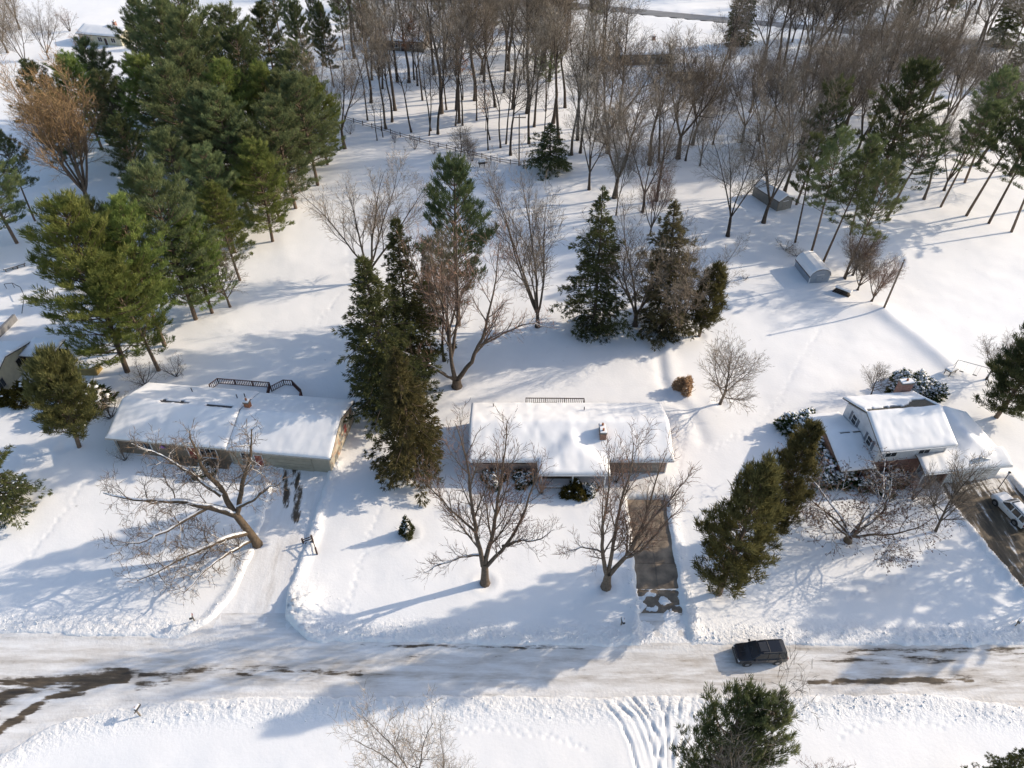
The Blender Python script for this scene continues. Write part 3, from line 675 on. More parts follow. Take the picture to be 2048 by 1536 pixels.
def conifer(seed, H=18, kind='pine', mat='pine_a', clear=0.3, Lmax=4.2, r=0.22, dens=1.0, snow=0, sparse=1.0, bark='bark_pine'):
    rng = np.random.RandomState(seed)
    P, R = grow(rng, (0, 0, -0.4), (rng.normal(0, 0.03), rng.normal(0, 0.03), 1), H + 0.3, r * 1.15, 0.03, 12, 0.012, 0.01)
    br, tp, ta = [], [], []
    pine = kind == 'pine'
    z = clear * H; az = 0
    while z < H * 0.985:
        t = (z - clear * H) / (H * (1 - clear))
        if pine: prof = (0.70 + 1.0 * t) if t < 0.3 else max(0.16, 1.0 - ((t - 0.3) / 0.72) ** 2.0 * 0.86)
        else: prof = max(0.05, (1 - t) ** 0.85) * (0.9 + 0.25 * math.sin(min(1, t * 6)))
        n = rng.randint(5, 8) if pine else rng.randint(7, 10)
        az += rng.uniform(0, 1)
        for q in range(n):
            if rng.rand() > sparse: continue
            a = az + q * 6.283 / n + rng.normal(0, 0.25)
            L = Lmax * prof * rng.uniform(0.62, 1.2) * (1.0 if pine else rng.uniform(0.65, 1.3))
            el = (0.05 + 0.75 * t + rng.normal(0, 0.12)) if pine else (-0.22 + 0.75 * t ** 1.5 + rng.normal(0, 0.08))
            p0, _ = at_t(P, min(0.995, (z + rng.normal(0, 0.1) + 0.4) / (H + 0.3)))
            d = np.array([math.cos(a) * math.cos(el), math.sin(a) * math.cos(el), math.sin(el)])
            B, Rb = grow(rng, p0, d, L, 0.03 + 0.012 * L, 0.012, 5, 0.07, 0.10 if pine else -0.035 + 0.03 * t)
            br.append((B, Rb))
            side = np.array([-math.sin(a), math.cos(a), 0])
            nt = max(4, int((7.0 if pine else 8.5) * L * dens))
            s = rng.uniform(0.28 if pine else 0.12, 1.0, nt) ** (0.8 if pine else 0.75)
            off = rng.uniform(-1, 1, nt) * (0.36 * L * (1.08 - s) + 0.22)
            for si, oi in zip(s, off):
                p, dd = at_t(B, si)
                if pine:
                    tp.append(p + side * oi + np.array([0, 0, rng.uniform(-0.05, 0.25)])); ta.append(dd * 0.6 + side * np.sign(oi) * 0.25 + np.array([0, 0, 0.95]))
                else:
                    tp.append(p + side * oi - np.array([0, 0, abs(oi) * 0.22 + rng.uniform(0, 0.12)])); ta.append(dd * 0.8 + side * np.sign(oi) * 0.5 + np.array([0, 0, -0.15]))
        z += (0.043 * H if pine else 0.030 * H) * rng.uniform(0.75, 1.25)
    top = P[-1]
    for i in range(6): tp.append(top + rng.normal(0, 0.12, 3) - np.array([0, 0, 0.3])); ta.append(np.array([0, 0, 1.0]))
    tp = np.array(tp); ta = np.array(ta); ta /= np.linalg.norm(ta, axis=1, keepdims=True)
    V, F = blades(rng, tp, ta, 10 if pine else 9, 0.66 if pine else 0.48, 0.052 if pine else 0.070, 0.36 if pine else 0.42)
    tm = tube_mesh('trunk', [([(P, R)], 8), (br, 3)], M[bark]); cm = leaf_mesh('crown', V, F, M[mat])
    sm_ = None
    if snow:
        idx = rng.permutation(len(tp))[:int(len(tp) * snow)]
        Vb, Q, T = blobs(rng, tp[idx] + np.array([0, 0, 0.10]), 0.10); o = poly_mesh('snow', Vb, [Q, T], M['snow'], smooth=True); sm_ = o.data; bpy.data.objects.remove(o)
    return tm, cm, H, sm_

def bush_mesh(seed, rx=0.9, h=1.1, mat='box_leaf', n=420, snow=0.25, cone=0.0):
    rng = np.random.RandomState(seed)
    d = rng.normal(0, 1, (n, 3)); d[:, 2] = np.abs(d[:, 2]); d /= np.linalg.norm(d, axis=1, keepdims=True)
    rad = rng.uniform(0.55, 1.0, (n, 1)) ** 0.5 * (0.85 + 0.3 * np.sin(3 * np.arctan2(d[:, 1:2], d[:, 0:1]) + seed))
    P = d * rad * np.array([rx, rx, h])
    if cone: P[:, :2] *= (1 - cone * np.clip(P[:, 2:3] / h, 0, 1)); 
    V, F = blades(rng, P - np.array([0, 0, 0.05]), d * 0.7 + np.array([0, 0, 0.3]), 7, 0.26, 0.075, 0.5)
    st = [grow(rng, (rng.normal(0, rx * 0.12), rng.normal(0, rx * 0.12), -0.3), (rng.normal(0, 0.5), rng.normal(0, 0.5), 1), h * 0.95, 0.03, 0.01, 4, 0.15, 0.02) for _ in range(9)]
    tm = tube_mesh('stems', [(st, 4)], M['bark_dark']); cm = leaf_mesh('foliage', V, F, M[mat]); sm_ = None
    if snow:
        up = P[(d[:, 2] > 0.35)]; up = up[rng.permutation(len(up))[:int(len(up) * snow * 1.6)]]
        up = np.repeat(up, 3, 0) + rng.normal(0, 0.06, (len(up) * 3, 3)); Vb, Q, T = blobs(rng, up * 1.0 + np.array([0, 0, 0.04]), 0.085); o = poly_mesh('snow', Vb, [Q, T], M['snow'], smooth=True); sm_ = o.data; bpy.data.objects.remove(o)
    return tm, cm, h, sm_

KIND = {}
for i in range(6):   # tall woodland trees with clear stems
    KIND['wood%d' % i] = bare_tree(100 + i, H=20 + i, r=0.20 + 0.02 * (i % 3), stems=1 if i % 3 else 2, fork=0 if i % 3 else 0.38, lean=0.16, kids=(18, 8, 6, 3), t0=(0.38, 0.12, 0.1, 0.1),
                                   ang=(42, 38, 34, 30), ratio=(0.33, 0.48, 0.5, 0.55), wig=(0.055, 0.08, 0.09, 0.09, 0.06), up=(0.03, 0.12, 0.09, 0.06, 0.04), bark='bark_dark' if i % 2 else 'bark', twig='twig' if i % 2 else 'twig_grey', twig_r=0.0115)
for i in range(3):   # slim poles in the understorey
    KIND['slim%d' % i] = bare_tree(140 + i, H=15, r=0.11, kids=(13, 5, 4, 2), t0=(0.4, 0.2, 0.2, 0.2), ratio=(0.24, 0.45, 0.5, 0.5), bark='bark_dark', twig='twig', twig_r=0.016)
for i in range(4):   # broad bushy crowns of the thicket
    KIND['thick%d' % i] = bare_tree(160 + i, H=17, r=0.22, stems=4, fork=0.18, lean=0.5, kids=(10, 8, 7, 3), t0=(0.22, 0.12, 0.1, 0.1), ang=(42, 38, 34, 30), ratio=(0.42, 0.46, 0.5, 0.55), twig='twig_grey' if i % 2 else 'twig', bark='bark_dark' if i % 2 else 'bark', twig_r=0.0115)
for i in range(3):   # vase-shaped maples
    KIND['vase%d' % i] = bare_tree(180 + i, H=20, r=0.27, stems=5, fork=0.10, lean=0.55, kids=(11, 7, 5, 3), t0=(0.2, 0.12, 0.1, 0.1), ang=(34, 36, 34, 30), ratio=(0.36, 0.45, 0.5, 0.55), up=(0.03, 0.11, 0.08, 0.06, 0.04), twig='twig_red' if i == 1 else 'twig', bark='bark', twig_r=0.014)
KIND['maple_front'] = bare_tree(201, H=20, r=0.36, twig='twig_red', bark='bark_bit', twig_r=0.013, kids=(13, 8, 5, 3), t0=(0.15, 0.12, 0.1, 0.1), ang=(34, 34, 32, 30), up=(0.03, 0.13, 0.09, 0.06, 0.03), ratio=(0.30, 0.48, 0.5, 0.5), limbs=(
    ([(0, 0, -0.5), (0, 0, 0.8), (0.05, 0, 2.0), (0.05, 0, 3.0)], 0.44, 0.32),
    [([(-0.1, 0, 2.6), (-0.5, 0.1, 6), (-0.9, 0.3, 10), (-1.0, 0.8, 14), (-2.0, 1.2, 18)], 0.27, 0.03), ([(0.05, 0, 2.6), (0.8, 0.3, 6), (1.4, 0.8, 10), (2.0, 1.0, 14), (2.4, 1.4, 18.5)], 0.26, 0.03),
     ([(0.1, 0, 2.4), (1.8, 0.2, 5), (3.4, 0.4, 8), (4.6, 1.0, 12), (5.4, 1.2, 14.5)], 0.22, 0.03), ([(1.8, 0.2, 5.2), (3.6, -0.4, 6.4), (5.4, -0.8, 7.4), (6.9, -1.0, 8.6)], 0.13, 0.02),
     ([(-0.2, 0, 4.2), (-1.8, -0.6, 5.2), (-3.6, -1.2, 5.0), (-5.4, -1.8, 4.4)], 0.15, 0.02), ([(-0.6, 0.1, 7), (-2.4, 0.4, 9.5), (-4.0, 0.8, 12), (-4.6, 1, 14)], 0.13, 0.02)]))
KIND['maple_drive'] = bare_tree(202, H=19, r=0.34, twig='twig_red', bark='bark_bit', twig_r=0.013, kids=(13, 8, 5, 3), t0=(0.15, 0.12, 0.1, 0.1), ang=(34, 34, 32, 30), up=(0.03, 0.13, 0.09, 0.06, 0.03), ratio=(0.30, 0.48, 0.5, 0.5), limbs=(
    ([(0, 0, -0.5), (0, 0, 0.7), (0, 0, 1.5), (0.05, 0, 2.2)], 0.46, 0.36),
    [([(-0.1, 0, 1.9), (-0.8, 0.2, 5), (-1.3, 0.4, 9), (-1.0, 0.8, 13), (-1.4, 1.0, 16)], 0.24, 0.03), ([(0.0, 0.1, 1.9), (0.1, 0.8, 6), (0.4, 1.2, 10), (0.8, 1.4, 14), (0.6, 1.6, 17)], 0.22, 0.03),
     ([(0.1, 0, 1.8), (1.6, 0.2, 4), (2.8, 0.8, 7.5), (3.4, 1.6, 11), (4.2, 2.2, 15)], 0.26, 0.03), ([(1.6, 0.2, 4.2), (3.2, 0.4, 5.6), (4.6, 1.0, 8), (6.0, 1.4, 9.8)], 0.15, 0.02), ([(2.7, 0.8, 7), (4.6, 1.6, 9), (6.2, 2.2, 11), (7.4, 2.6, 12.5)], 0.12, 0.02),
     ([(-0.7, 0.2, 5), (-2.6, -0.2, 6.2), (-4.0, -0.6, 6.6), (-5, -1, 6.2)], 0.10, 0.02)]))
KIND['oak'] = bare_tree(203, H=13, r=0.5, twig='twig_dark', bark='bark_snowy', twig_r=0.014, kids=(15, 9, 6, 4), t0=(0.2, 0.1, 0.1, 0.1), ang=(52, 46, 40, 34), ratio=(0.30, 0.46, 0.5, 0.5), wig=(0.1, 0.24, 0.22, 0.16, 0.1), up=(0, 0.06, 0.04, 0.02, 0.0), limbs=(
    ([(0.1, 0, -0.6), (0.0, 0, 0.3), (-0.12, 0, 1.2), (-0.55, 0.05, 2.8), (-1.2, 0.2, 4.6)], 0.52, 0.34),
    [([(-1.2, 0.2, 4.4), (-3.4, -0.3, 5.7), (-6.4, -0.8, 6.6), (-9.4, -1.2, 7.2), (-12.6, -0.8, 7.4)], 0.40, 0.06), ([(-1.2, 0.2, 4.4), (-2.2, 1.0, 7.2), (-3.2, 1.5, 10.0), (-2.8, 2.0, 13.0)], 0.34, 0.05),
     ([(-1.1, 0.2, 4.2), (0.2, 1.4, 7.4), (1.6, 2.0, 10), (2.2, 2.4, 12.4)], 0.28, 0.05), ([(-2.0, 0.6, 6.4), (-4.4, 1.5, 8), (-7.2, 2.2, 9.8), (-10.2, 2.4, 11)], 0.25, 0.04),
     ([(-0.4, 0, 2.2), (-2.4, -1.8, 3.2), (-5, -3.6, 3.6), (-7.4, -5.2, 3.6), (-9.6, -6.2, 3.2)], 0.30, 0.05), ([(-0.2, 0, 1.2), (-1.6, -2.4, 2.2), (-3.2, -5, 2.6), (-4.8, -7.4, 2.2)], 0.20, 0.04),
     ([(-3.4, -0.3, 5.7), (-6, -2.4, 5.6), (-8.6, -3.6, 5.2), (-11.4, -4.2, 4.8)], 0.20, 0.04), ([(-0.6, 0.1, 5.4), (1.4, 0.2, 6.6), (3.0, 0.6, 7.6), (4.2, 0.8, 8)], 0.19, 0.04)]))
KIND['curved'] = bare_tree(206, H=19, r=0.3, twig='twig_red', bark='bark_bit', twig_r=0.0125, kids=(12, 7, 5, 3), t0=(0.3, 0.12, 0.1, 0.1), ang=(36, 36, 34, 30), ratio=(0.30, 0.46, 0.5, 0.5), limbs=(
    ([(0, 0, -0.5), (0, 0, 0.4), (0, 0, 1.2)], 0.52, 0.44),
    [([(-0.1, 0, 1.0), (-0.4, 0.3, 4), (-0.3, 0.5, 8), (-1.2, 0.8, 12), (-1.6, 1, 17)], 0.26, 0.03), ([(0.1, 0, 1.0), (1.9, 0.2, 3.6), (3.1, 0.3, 6.8), (4.0, 0.5, 11), (4.8, 0.6, 17)], 0.28, 0.03),
     ([(2.6, 0.3, 5.4), (5, 0.2, 6.8), (8, 0, 8.2), (10.2, -0.2, 7.6)], 0.17, 0.03), ([(-0.1, 0, 0.9), (-2, -0.3, 3), (-4, -0.6, 4.6), (-6.5, -0.8, 6.2)], 0.22, 0.04),
     ([(-0.4, 0.3, 4), (0.6, 1, 8), (1.0, 1.4, 13), (1.3, 1.6, 18)], 0.19, 0.03), ([(-0.3, 0.5, 7), (-2.2, 0.9, 10), (-3.4, 1.1, 14), (-3.8, 1.3, 17)], 0.14, 0.03)]))
KIND['crab'] = bare_tree(204, H=8, r=0.22, stems=7, fork=0.10, lean=1.0, kids=(10, 8, 6, 3), t0=(0.25, 0.2, 0.2, 0.1), ang=(48, 46, 44, 42), ratio=(0.40, 0.45, 0.5, 0.5), wig=(0.10, 0.18, 0.2, 0.2, 0.2), up=(0.02, 0.02, -0.02, -0.05, -0.1), bark='bark_snowy', twig='twig_dark', twig_r=0.013, leaf='berry', leaf_n=1800, leaf_s=0.55)
for i in range(2):
    KIND['round%d' % i] = bare_tree(210 + i, H=9, r=0.13, stems=1, kids=(22, 12, 6, 3), t0=(0.14, 0.12, 0.1, 0.1), ang=(50, 40, 34, 30), ratio=(0.48, 0.45, 0.5, 0.5), up=(0.02, 0.09, 0.06, 0.04, 0.02), twig='twig', twig_r=0.011, minL=0.25)
for i in range(2):   # multi-stemmed shrubs
    KIND['shrub%d' % i] = bare_tree(220 + i, H=5, r=0.06, stems=9, lean=0.6, kids=(8, 5, 4, 2), t0=(0.25, 0.2, 0.2, 0.1), ratio=(0.38, 0.45, 0.5, 0.5), wig=(0.1, 0.15, 0.18, 0.2, 0.2), twig='twig' if i else 'twig_red', bark='bark_dark', twig_r=0.011, minL=0.2)
KIND['tan_tree'] = bare_tree(230, H=20, r=0.30, stems=6, fork=0.14, lean=0.42, kids=(11, 8, 6, 3), t0=(0.2, 0.12, 0.1, 0.1), ang=(34, 36, 34, 30), ratio=(0.36, 0.45, 0.5, 0.55), up=(0.03, 0.11, 0.08, 0.06, 0.04), twig='twig_tan', bark='bark_pine', twig_r=0.014)
KIND['pale_tree'] = bare_tree(231, H=13, r=0.15, stems=3, fork=0.1, lean=0.3, kids=(13, 8, 6, 3), t0=(0.25, 0.2, 0.2, 0.1), ratio=(0.36, 0.45, 0.5, 0.5), twig='twig_pale', bark='bark', twig_r=0.010)
KIND['oak_leafy'] = bare_tree(232, H=17, r=0.2, stems=3, fork=0.25, lean=0.45, kids=(8, 6, 5, 2), twig='twig_red', bark='bark_dark', twig_r=0.016, leaf='oak_leaf', leaf_n=900)
KIND['rusty_leafy'] = bare_tree(233, H=11, r=0.09, kids=(12, 5, 4, 2), t0=(0.3, 0.2, 0.2, 0.2), ratio=(0.26, 0.45, 0.5, 0.5), twig='twig_red', bark='bark_dark', leaf='rust_leaf', leaf_n=260)
for i in range(5):
    KIND['pine%d' % i] = conifer(300 + i, H=21, kind='pine', mat=('pine_a', 'pine_b', 'pine_a', 'pine_b', 'pine_c')[i], clear=(0.13, 0.20, 0.22, 0.13, 0.24)[i], Lmax=(6.0, 6.0, 5.2, 6.2, 5.0)[i], r=0.25, dens=1.0, sparse=0.92)
for i in range(2):
    KIND['tallpine%d' % i] = conifer(310 + i, H=21, kind='pine', mat='pine_c' if i else 'pine_b', clear=0.38, Lmax=4.5, r=0.19, dens=0.85, sparse=0.68)
KIND['spruce0'] = conifer(320, H=20, kind='spruce', mat='spruce', clear=0.04, Lmax=4.9, r=0.24, dens=0.95, snow=0.02, sparse=0.8, bark='bark_dark')
KIND['spruce1'] = conifer(321, H=18, kind='spruce', mat='spruce_o', clear=0.14, Lmax=4.1, r=0.24, dens=1.05, sparse=0.82, snow=0.0, bark='bark_pine')
KIND['spruce2'] = conifer(322, H=18, kind='spruce', mat='spruce', clear=0.03, Lmax=4.3, r=0.22, dens=0.8, snow=0.06, sparse=0.62, bark='bark_dark')
KIND['spruce3'] = conifer(323, H=18, kind='spruce', mat='spruce_br', clear=0.05, Lmax=4.3, r=0.22, dens=0.95, snow=0.02, sparse=0.72, bark='bark_dark')
KIND['rightpine'] = conifer(327, H=13, kind='pine', mat='pine_c', clear=0.10, Lmax=4.0, r=0.24, dens=1.2)
KIND['fir'] = conifer(324, H=17, kind='pine', mat='spruce_o', clear=0.10, Lmax=3.3, r=0.26, dens=1.35, snow=0.0, sparse=0.92)
KIND['fir2'] = conifer(325, H=10, kind='pine', mat='spruce_o', clear=0.12, Lmax=2.0, r=0.16, dens=1.3, snow=0.0, sparse=0.85)
KIND['lowpine'] = conifer(326, H=10, kind='pine', mat='spruce_o', clear=0.18, Lmax=3.4, r=0.2, dens=1.1, snow=0.006)

def plant(name, label, cat, kind, x, y, H=None, wide=1.0, rz=0.0, lean=(0, 0), group=None, parts=('trunk', 'crown', 'snow'), sink=0.0, z=None):
    tm, cm, h0, em = KIND[kind]
    s = (H / h0) if H else 1.0
    o = thing(name, label, cat, (x, y, (gz(x, y) if z is None else z) - sink), rz, group)
    o.rotation_euler = (lean[0], lean[1], rz); o.scale = (s * wide, s * wide, s)
    link(parts[0], tm, o); link(parts[1], cm, o)
    if em is not None:
        e = link(em.name.split('.')[0], em, o); e['kind'] = 'stuff'
    return o

def plant_px(name, label, cat, kind, px, py_, top=None, H=None, **kw):
    x, y = G(px, py_)
    if top is not None: H = height_for(x, y, top)
    return plant(name, label, cat, kind, x, y, H, **kw)

ORD = 'first second third fourth fifth sixth seventh eighth ninth tenth eleventh twelfth thirteenth fourteenth fifteenth sixteenth seventeenth eighteenth nineteenth'.split()
TENS = ['', '', 'twenty', 'thirty', 'forty', 'fifty', 'sixty', 'seventy', 'eighty', 'ninety']
def ordinal(n):
    if n < 20: return ORD[n - 1]
    return (TENS[n // 10][:-1] + 'ieth') if n % 10 == 0 else TENS[n // 10] + '-' + ORD[n % 10 - 1]
rz_ = np.random.RandomState(99)
def rr(a, b): return float(rz_.uniform(a, b))
T = plant_px

def plant_trees():
    # ---- single trees of the yards
    T('oak_tree', 'gnarled oak with snow on its crooked limbs beside the snow-packed driveway', 'tree', 'oak', 515, 1088, H=16.0, wide=0.82)
    T('maple_tree', 'large bare maple in the middle front lawn, thick upright stems', 'tree', 'maple_front', 970, 1165, H=23.5, wide=0.85)
    T('maple_tree', 'bare maple next to the cleared concrete driveway', 'tree', 'maple_drive', 1212, 1172, H=22, wide=0.85)
    T('young_spruce', 'tiny cone-shaped evergreen alone on the middle front lawn', 'tree', 'tiny_spruce', 815, 1067, H=2.9)
    T('spruce_tree', 'olive evergreen right of the concrete driveway, its trunk bare at the foot', 'tree', 'fir', 1437, 1185, top=918, rz=0.4, wide=1.0)
    T('spruce_tree', 'olive evergreen behind its twin, closer to the two-storey house', 'tree', 'fir', 1530, 1075, top=850, rz=2.1, wide=0.9)
    T('crabapple_tree', 'low wide crabapple with snow on its limbs, before the two-storey house', 'tree', 'crab', 1697, 1080, H=9.4, wide=1.22, rz=0.7)
    T('small_tree', 'small bare tree beside the black asphalt driveway', 'tree', 'round0', 1872, 1062, top=925, wide=0.75, rz=1.0)
    T('spruce_tree', 'tallest dark spruce between the beige and the brick house', 'tree', 'spruce0', 785, 818, top=512, rz=0.3, wide=1.18)
    T('spruce_tree', 'narrow dark spruce rising behind the tallest spruce', 'tree', 'spruce0', 828, 740, top=428, rz=2.3, wide=0.85)
    T('spruce_tree', 'olive spruce with bare lower trunk between the two ranch houses, nearest the road', 'tree', 'spruce1', 836, 952, top=690, rz=1.3, wide=1.0)
    T('small_conifer', 'small dark conifer tip among reddish twigs behind the tall spruces', 'tree', 'spruce3', 862, 640, top=500, wide=0.7)
    T('white_pine', 'lone green pine on the lawn behind the tall spruces', 'tree', 'pine4', 917, 648, top=322, rz=0.8, wide=1.0)
    T('maple_tree', 'bare tree with three curved stems behind the middle house', 'tree', 'curved', 914, 772, top=450, wide=0.95)
    T('maple_tree', 'thin bare tree just left of the tree with three curved stems', 'tree', 'wood1', 888, 722, top=475, rz=1.0, wide=0.8)
    T('maple_tree', 'bare spreading tree on the lawn behind the beige house', 'tree', 'vase0', 742, 562, top=345, rz=0.2, wide=1.15)
    T('maple_tree', 'vase-shaped bare maple with several long stems behind the middle house', 'tree', 'vase0', 1075, 652, top=350, rz=1.9, wide=0.85)
    T('hemlock_tree', 'dark ragged conifer with wide skirt right of the vase-shaped maple', 'tree', 'spruce2', 1188, 655, top=365, rz=0.6, wide=0.95)
    T('maple_tree', 'pale bare tree leaning between the dark conifer and the brown spruce', 'tree', 'vase2', 1270, 652, top=415, rz=3.4, wide=1.15)
    T('spruce_tree', 'brownish spruce behind the right end of the brick house', 'tree', 'spruce3', 1325, 655, top=402, rz=0.9, wide=1.15)
    T('pine_tree', 'small leaning pine at the right edge of the conifer clump', 'tree', 'fir2', 1398, 672, top=540, rz=0.9, wide=1.15)
    T('small_tree', 'small round bare tree alone on the snow right of the brick house', 'tree', 'round1', 1440, 806, top=680, wide=1.0)
    T('small_tree', 'small twisted bare tree behind the two-storey house', 'tree', 'round0', 1742, 790, H=4.6, wide=1.1)
    T('small_tree', 'crooked bare tree by the swing frame', 'tree', 'round1', 1972, 760, H=7.0, wide=1.1, rz=2.0)
    T('pine_tree', 'dark leaning pine at the right edge above the black driveway', 'tree', 'rightpine', 1992, 834, top=650, rz=0.3, wide=1.0)
    T('small_tree', 'small bare tree at the foot of the left pine grove', 'tree', 'round0', 461, 614, top=492, wide=1.0, rz=1.1)
    T('pine_tree', 'bushy olive pine left of the beige house', 'tree', 'lowpine', 158, 893, top=716, rz=0.0, wide=0.85, lean=(0, 0.16))
    T('spruce_tree', 'dark green spruce cut off by the left edge, nearest the road', 'tree', 'spruce2', 22, 1012, top=800, rz=0.5, wide=1.0)
    T('pine_tree', 'pine at the bottom edge below the dark SUV, left one of two', 'tree', 'pine4', 1372, 1640, top=1400, rz=0.5, wide=0.66)
    T('pine_tree', 'pine at the bottom edge below the dark SUV, right one of two', 'tree', 'pine3', 1425, 1640, top=1408, rz=2.5, wide=0.50)
    T('bare_tree', 'pale twiggy tree at the bottom edge below the road', 'tree', 'pale_tree', 838, 1600, top=1412, wide=0.62)
    T('small_tree', 'low pale sapling at the bottom edge right of the twiggy tree', 'tree', 'pale_tree', 895, 1590, top=1500, wide=0.8, rz=2)
    T('bare_tree', 'brown bare tree at the bottom edge in front of the two pines', 'tree', 'pale_tree', 1385, 1680, top=1440, wide=0.5, rz=1)
    T('shrub', 'bare shrub at the bottom edge right of the two pines', 'shrub', 'shrub0', 1640, 1575, H=3.6)
    T('spruce_tree', 'dark evergreen cut off by the bottom right corner', 'tree', 'spruce2', 1942, 1600, top=1490, wide=0.7)
    # trees beyond the frame whose shadows lie across the snow in view
    plant('pine_tree', 'pine beyond the right edge whose shadow crosses the right front lawn', 'tree', 'pine1', 63.5, 46.5, 17)
    plant('pine_tree', 'pine beyond the right edge shading the road', 'tree', 'pine2', 60.5, 39.8, 14.5, rz=1)
    plant('bare_tree', 'bare tree beyond the right edge near the road', 'tree', 'wood3', 68, 42, 19)
    plant('bare_tree', 'bare tree beyond the right edge above the crabapple lawn', 'tree', 'wood4', 74, 56, 20)
    # ---- the pine grove at the left
    grove = [(255, 745, 420, 'pine0'), (330, 692, 412, 'pine2'), (392, 640, 345, 'pine3'), (425, 628, 440, 'pine0'), (318, 742, 520, 'pine2'), (300, 655, 400, 'pine1'),
             (560, 442, 250, 'pine1'), (636, 372, 152, 'pine1'), (592, 418, 205, 'pine3'), (545, 482, 285, 'pine0'), (500, 440, 200, 'pine1'), (452, 432, 192, 'pine1'), (470, 505, 300, 'pine3'),
             (402, 380, 140, 'pine3'), (482, 352, 130, 'pine2'), (562, 334, 132, 'pine0'), (522, 288, 58, 'pine4'), (452, 278, 22, 'pine1'), (372, 268, -6, 'pine1'), (425, 232, -40, 'pine3'), (622, 292, 92, 'pine3'), (332, 330, 118, 'pine0'),
             (262, 322, 150, 'pine3'), (205, 300, 112, 'pine0'), (132, 318, 128, 'pine4'), (34, 486, 262, 'pine1'), (-20, 520, 300, 'pine4'), (70, 442, 270, 'tallpine0'), (300, 420, 240, 'pine4'), (560, 210, 10, 'pine4'), (320, 225, 10, 'pine1'), (655, 330, 165, 'pine0'), (600, 350, 150, 'pine3'), (430, 330, 95, 'pine3'), (500, 240, 20, 'pine3'), (390, 470, 270, 'pine3'), (480, 560, 380, 'pine2'), (250, 270, 80, 'pine1'), (160, 360, 190, 'pine4')]
    front = sorted(grove[:6]); rest = sorted(grove[6:])
    for i, (px, py_, top, k) in enumerate(front):
        T('white_pine', 'olive pine in the front clump behind the beige house, %s from the left' % ordinal(i + 1), 'tree', k, px, py_, top=top, rz=rr(0, 6), wide=rr(1.05, 1.3), group='pines of the left grove')
    for i, (px, py_, top, k) in enumerate(rest):
        T('white_pine', 'green pine of the dense left grove, %s from the left' % ordinal(i + 1), 'tree', k, px, py_, top=top, rz=rr(0, 6), wide=rr(1.05, 1.3), group='pines of the left grove')
    T('bare_tree', 'broad tan-twigged bare tree standing against the left pine grove', 'tree', 'tan_tree', 184, 424, top=128, rz=0.5, wide=1.0)
    T('bare_tree', 'large bare tree with snow on its limbs at the right edge of the pine grove', 'tree', 'thick0', 690, 298, top=78, rz=0.4, wide=1.0)
    T('bare_tree', 'greenish bare tree at the top left corner', 'tree', 'thick1', 62, 150, top=8, wide=0.9)
    T('bare_tree', 'slender bare tree in the open snow near the top left corner', 'tree', 'vase0', 98, 118, top=5, wide=0.9)
    T('shrub', 'bare shrub beside the far snowy house at the upper left', 'shrub', 'shrub0', 168, 108, H=6)
    T('shrub', 'tan round bush in the open snow near the top left corner', 'shrub', 'shrub0', 140, 62, H=6)
    for i, (px, py_, top) in enumerate([(560, 75, -90), (600, 112, -50), (648, 128, -15), (668, 175, 10), (618, 160, 5), (690, 100, -60)]):
        T('pine_tree', 'dark far pine at the top edge right of the grove, %s of the row' % ordinal(i + 1), 'tree', 'pine4', px, py_, top=top, rz=rr(0, 6), wide=0.8, group='dark pines at the top edge')
    # ---- the wood behind the rail fence
    wood = [(754, 281, 11, 's'), (766, 274, 9, 's'), (772, 257, 19, 'w'), (784, 243, 18, 'w'), (790, 220, 22, 'w'), (818, 166, 24, 'w'), (823, 263, 17, 's'), (858, 270, 17, 's'), (862, 260, 16, 's'), (876, 267, 20, 'w'), (882, 228, 25, 'w'),
            (893, 221, 17, 's'), (913, 221, 24, 'w'), (911, 251, 18, 's'), (918, 246, 21, 'w'), (925, 251, 17, 's'), (950, 201, 25, 'w'), (953, 242, 17, 's'), (976, 300, 14, 's'), (980, 280, 13, 's'), (1001, 296, 17, 's'), (1012, 289, 17, 's'), (1021, 310, 19, 'w'),
            (1058, 288, 21, 'w'), (1054, 228, 24, 'w'), (1026, 219, 22, 'w'), (1068, 254, 22, 'w'), (1106, 247, 24, 'w'), (1117, 281, 23, 'w'), (1143, 311, 22, 'w'), (1155, 281, 20, 'w'), (1160, 307, 22, 'w'), (1216, 307, 23, 't'), (1299, 331, 20, 'w'), (1318, 325, 22, 'w'),
            (1356, 317, 22, 't'), (1371, 321, 17, 'w'), (735, 240, 17, 's'), (742, 205, 22, 'w'), (845, 200, 20, 's'), (990, 215, 21, 'w'), (1088, 300, 15, 's'), (1185, 260, 20, 's'), (1240, 250, 20, 'w'), (1130, 215, 22, 'w'), (1008, 185, 22, 'w'), (968, 165, 24, 'w'), (868, 150, 23, 'w')]
    wood.sort()
    for i, (px, py_, H, k) in enumerate(wood):
        kind = {'s': 'slim%d' % (i % 3), 'w': 'wood%d' % (i % 6), 't': 'thick%d' % (i % 4)}[k]
        T('bare_tree', 'bare tree in the wood behind the rail fence, %s from the left' % ordinal(i + 1), 'tree', kind, px, py_, H=H * rr(1.05, 1.25), rz=rr(0, 6), wide=rr(0.95, 1.3), lean=(rr(-0.09, 0.09), rr(-0.09, 0.09)), group='trees of the wood behind the rail fence')
    T('small_tree', 'stubby pruned bare tree at the rail fence', 'tree', 'round1', 921, 312, H=6.5, wide=1.15, rz=1)
    T('small_tree', 'low dark bare tree at the rail fence, right of the stubby one', 'tree', 'round0', 936, 319, H=4.5, wide=1.1)
    T('small_tree', 'small tree with rust leaves inside the wood', 'tree', 'rusty_leafy', 925, 200, H=14, wide=1.2)
    T('small_tree', 'small tree with rust leaves in the wood just behind the rail fence', 'tree', 'rusty_leafy', 972, 262, H=9, wide=1.1, rz=2)
